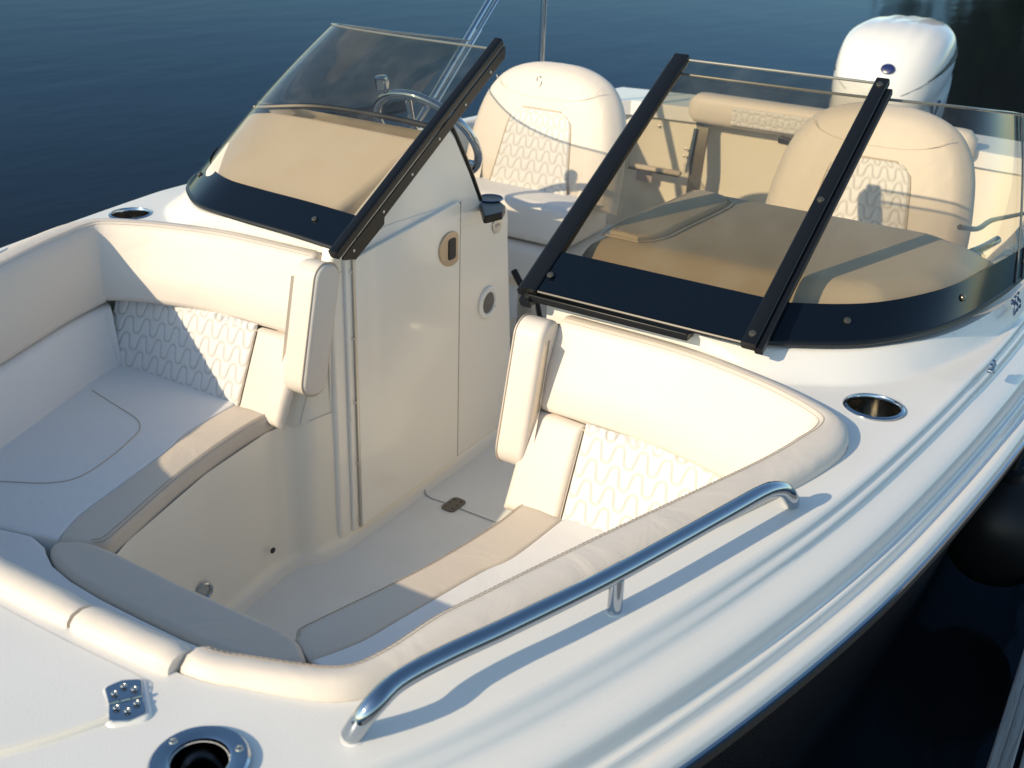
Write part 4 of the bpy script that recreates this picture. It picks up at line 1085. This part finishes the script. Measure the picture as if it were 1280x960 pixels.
# ================================================================ surroundings
WZ = -.95
def water():
    mb = MB(); S = 1500
    mb.add([V(-S, -S, WZ), V(S, -S, WZ), V(S, S, WZ), V(-S, S, WZ)], [(0, 1, 2, 3)])
    m = bpy.data.materials.new('river_water'); m.use_nodes = True; t = m.node_tree; t.nodes.remove(t.nodes['Principled BSDF']); out = t.nodes['Material Output']
    df = t.nodes.new('ShaderNodeBsdfDiffuse'); df.inputs[0].default_value = (.010, .014, .017, 1)
    gl = t.nodes.new('ShaderNodeBsdfGlossy'); gl.inputs[0].default_value = (.20, .29, .40, 1); gl.inputs['Roughness'].default_value = .09
    fr = t.nodes.new('ShaderNodeFresnel'); fr.inputs[0].default_value = 1.33; mx = t.nodes.new('ShaderNodeMixShader')
    t.links.new(fr.outputs[0], mx.inputs[0]); t.links.new(df.outputs[0], mx.inputs[1]); t.links.new(gl.outputs[0], mx.inputs[2]); t.links.new(mx.outputs[0], out.inputs[0])
    tc = t.nodes.new('ShaderNodeTexCoord'); mp = t.nodes.new('ShaderNodeMapping'); mp.inputs['Scale'].default_value = (.5, 1.0, 1); mp.inputs['Rotation'].default_value = (0, 0, R(30))
    n1 = t.nodes.new('ShaderNodeTexNoise'); n1.inputs['Scale'].default_value = 2.4; n1.inputs['Detail'].default_value = 6; n1.inputs['Roughness'].default_value = .55
    n2 = t.nodes.new('ShaderNodeTexNoise'); n2.inputs['Scale'].default_value = .25; n2.inputs['Detail'].default_value = 3
    ad = t.nodes.new('ShaderNodeMath'); ad.operation = 'MULTIPLY_ADD'; ad.inputs[1].default_value = 2.0
    bp = t.nodes.new('ShaderNodeBump'); bp.inputs['Strength'].default_value = .10; bp.inputs['Distance'].default_value = .06
    t.links.new(tc.outputs['Object'], mp.inputs[0]); t.links.new(mp.outputs[0], n1.inputs['Vector']); t.links.new(mp.outputs[0], n2.inputs['Vector'])
    t.links.new(n2.outputs[0], ad.inputs[0]); t.links.new(n1.outputs[0], ad.inputs[2]); t.links.new(ad.outputs[0], bp.inputs['Height']); [t.links.new(bp.outputs[0], q_.inputs['Normal']) for q_ in (df, gl, fr)]
    o = build('water', mb, m); tag(o, kind='structure')
water()
# dock beside the boat
def dock():
    d = bpy.data.objects.new('wooden_dock', None); COL.objects.link(d); d.location = (0, 1.6, -.95); d['_org'] = V(0, 1.6, -.95)
    tag(d, 'weathered grey wooden dock edge in the lower right corner', 'dock')
    dz = -.75; x0, x1 = -4.5, 3.5
    build('edge_beam', box(V((x0+x1)/2, 1.300, dz-.06), x1-x0, .045, .13, bev=.004), 'wood', d)
    x = x0; k = 0
    while x < x1:
        wv = .14; build('plank', box(V(x+wv/2, 2.083, dz-.018+random.uniform(-.002, .002)), wv-.006, 1.5, .034, bev=.004), 'wood', d); x += wv; k += 1
    for px in (-3.2, -1.0, 1.2, 3.2): build('pile', tube([V(px, 1.45, -2.2), V(px, 1.45, -.82)], .09, 14), 'wood', d)
    return d
dock()
fe = bpy.data.objects.new('fender', None); COL.objects.link(fe); FC = P(1250, 655, z=-.68); fe.location = FC; fe['_org'] = FC
tag(fe, 'black round fender hanging between the hull and the dock', 'fender')
build('fender_ball', lathe(FC, V(.25, 0, 1), [(.001, -.17), (.06, -.16), (.11, -.12), (.135, -.06), (.14, 0), (.135, .06), (.11, .115), (.06, .15), (.03, .165), (.028, .19), (.001, .192)], 28), mat('fender_vinyl', (.008, .008, .009), .42, spec=.35), fe)
build('fender_rope', tube([FC+V(.045, 0, .18), FC+V(.10, .05, .45)], .006, 8), 'rubber', fe)
# tree on the far bank, seen as a reflection
def tree(x, y, h, cr, label, seed):
    rnd = random.Random(seed)
    t = bpy.data.objects.new('riverside_tree', None); COL.objects.link(t); t.location = (x, y, WZ); t['_org'] = V(x, y, WZ)
    tag(t, label, 'tree')
    o = V(x, y, WZ)
    mb = tube(spl([o, o+V(.2, .1, h*.3), o+V(0, .3, h*.6), o+V(.2, .2, h*.9)], 14), lambda u: lerp(.35, .06, u), 10)
    for k in range(9):
        a = rnd.uniform(0, 6.28); z0 = h*rnd.uniform(.3, .7); q = tube(spl([o+V(.1, .2, z0), o+V(math.cos(a)*cr*.4, math.sin(a)*cr*.4, z0+h*.12), o+V(math.cos(a)*cr*.8, math.sin(a)*cr*.8, z0+h*.2)], 8), lambda u: lerp(.12, .02, u), 6); mb.add(q.v, q.f)
    build('trunk', mb, 'bark', t)
    mb = MB(); cl = [o+V(rnd.gauss(0, cr*.42), rnd.gauss(0, cr*.42), h*rnd.uniform(.22, .98)) for _ in range(70)]
    for c in cl:
        for _ in range(70):
            p = c+V(rnd.gauss(0, .5), rnd.gauss(0, .5), rnd.gauss(0, .4))*(cr/3.5); u = V(rnd.gauss(0, 1), rnd.gauss(0, 1), rnd.gauss(0, 1)).normalized(); v = u.orthogonal().normalized()*rnd.uniform(.14, .26); u = u*rnd.uniform(.14, .3)
            mb.add([p-u-v, p+u-v, p+u+v, p-u+v], [(0, 1, 2, 3)])
    me = bpy.data.meshes.new('crown'); me.from_pydata([v-o for v in mb.v], [], mb.f); me.materials.append(MT['leaf']); c = bpy.data.objects.new('crown', me); COL.objects.link(c); c.parent = t
d_ = (P(1262, 60, z=WZ)-CAM); d_.z = 0; d_.normalize()
tree(CAM.x+d_.x*46+.0, CAM.y+d_.y*46, 10.5, 3.2, 'dark leafy tree on the far bank reflected in the water at the upper right', 3)
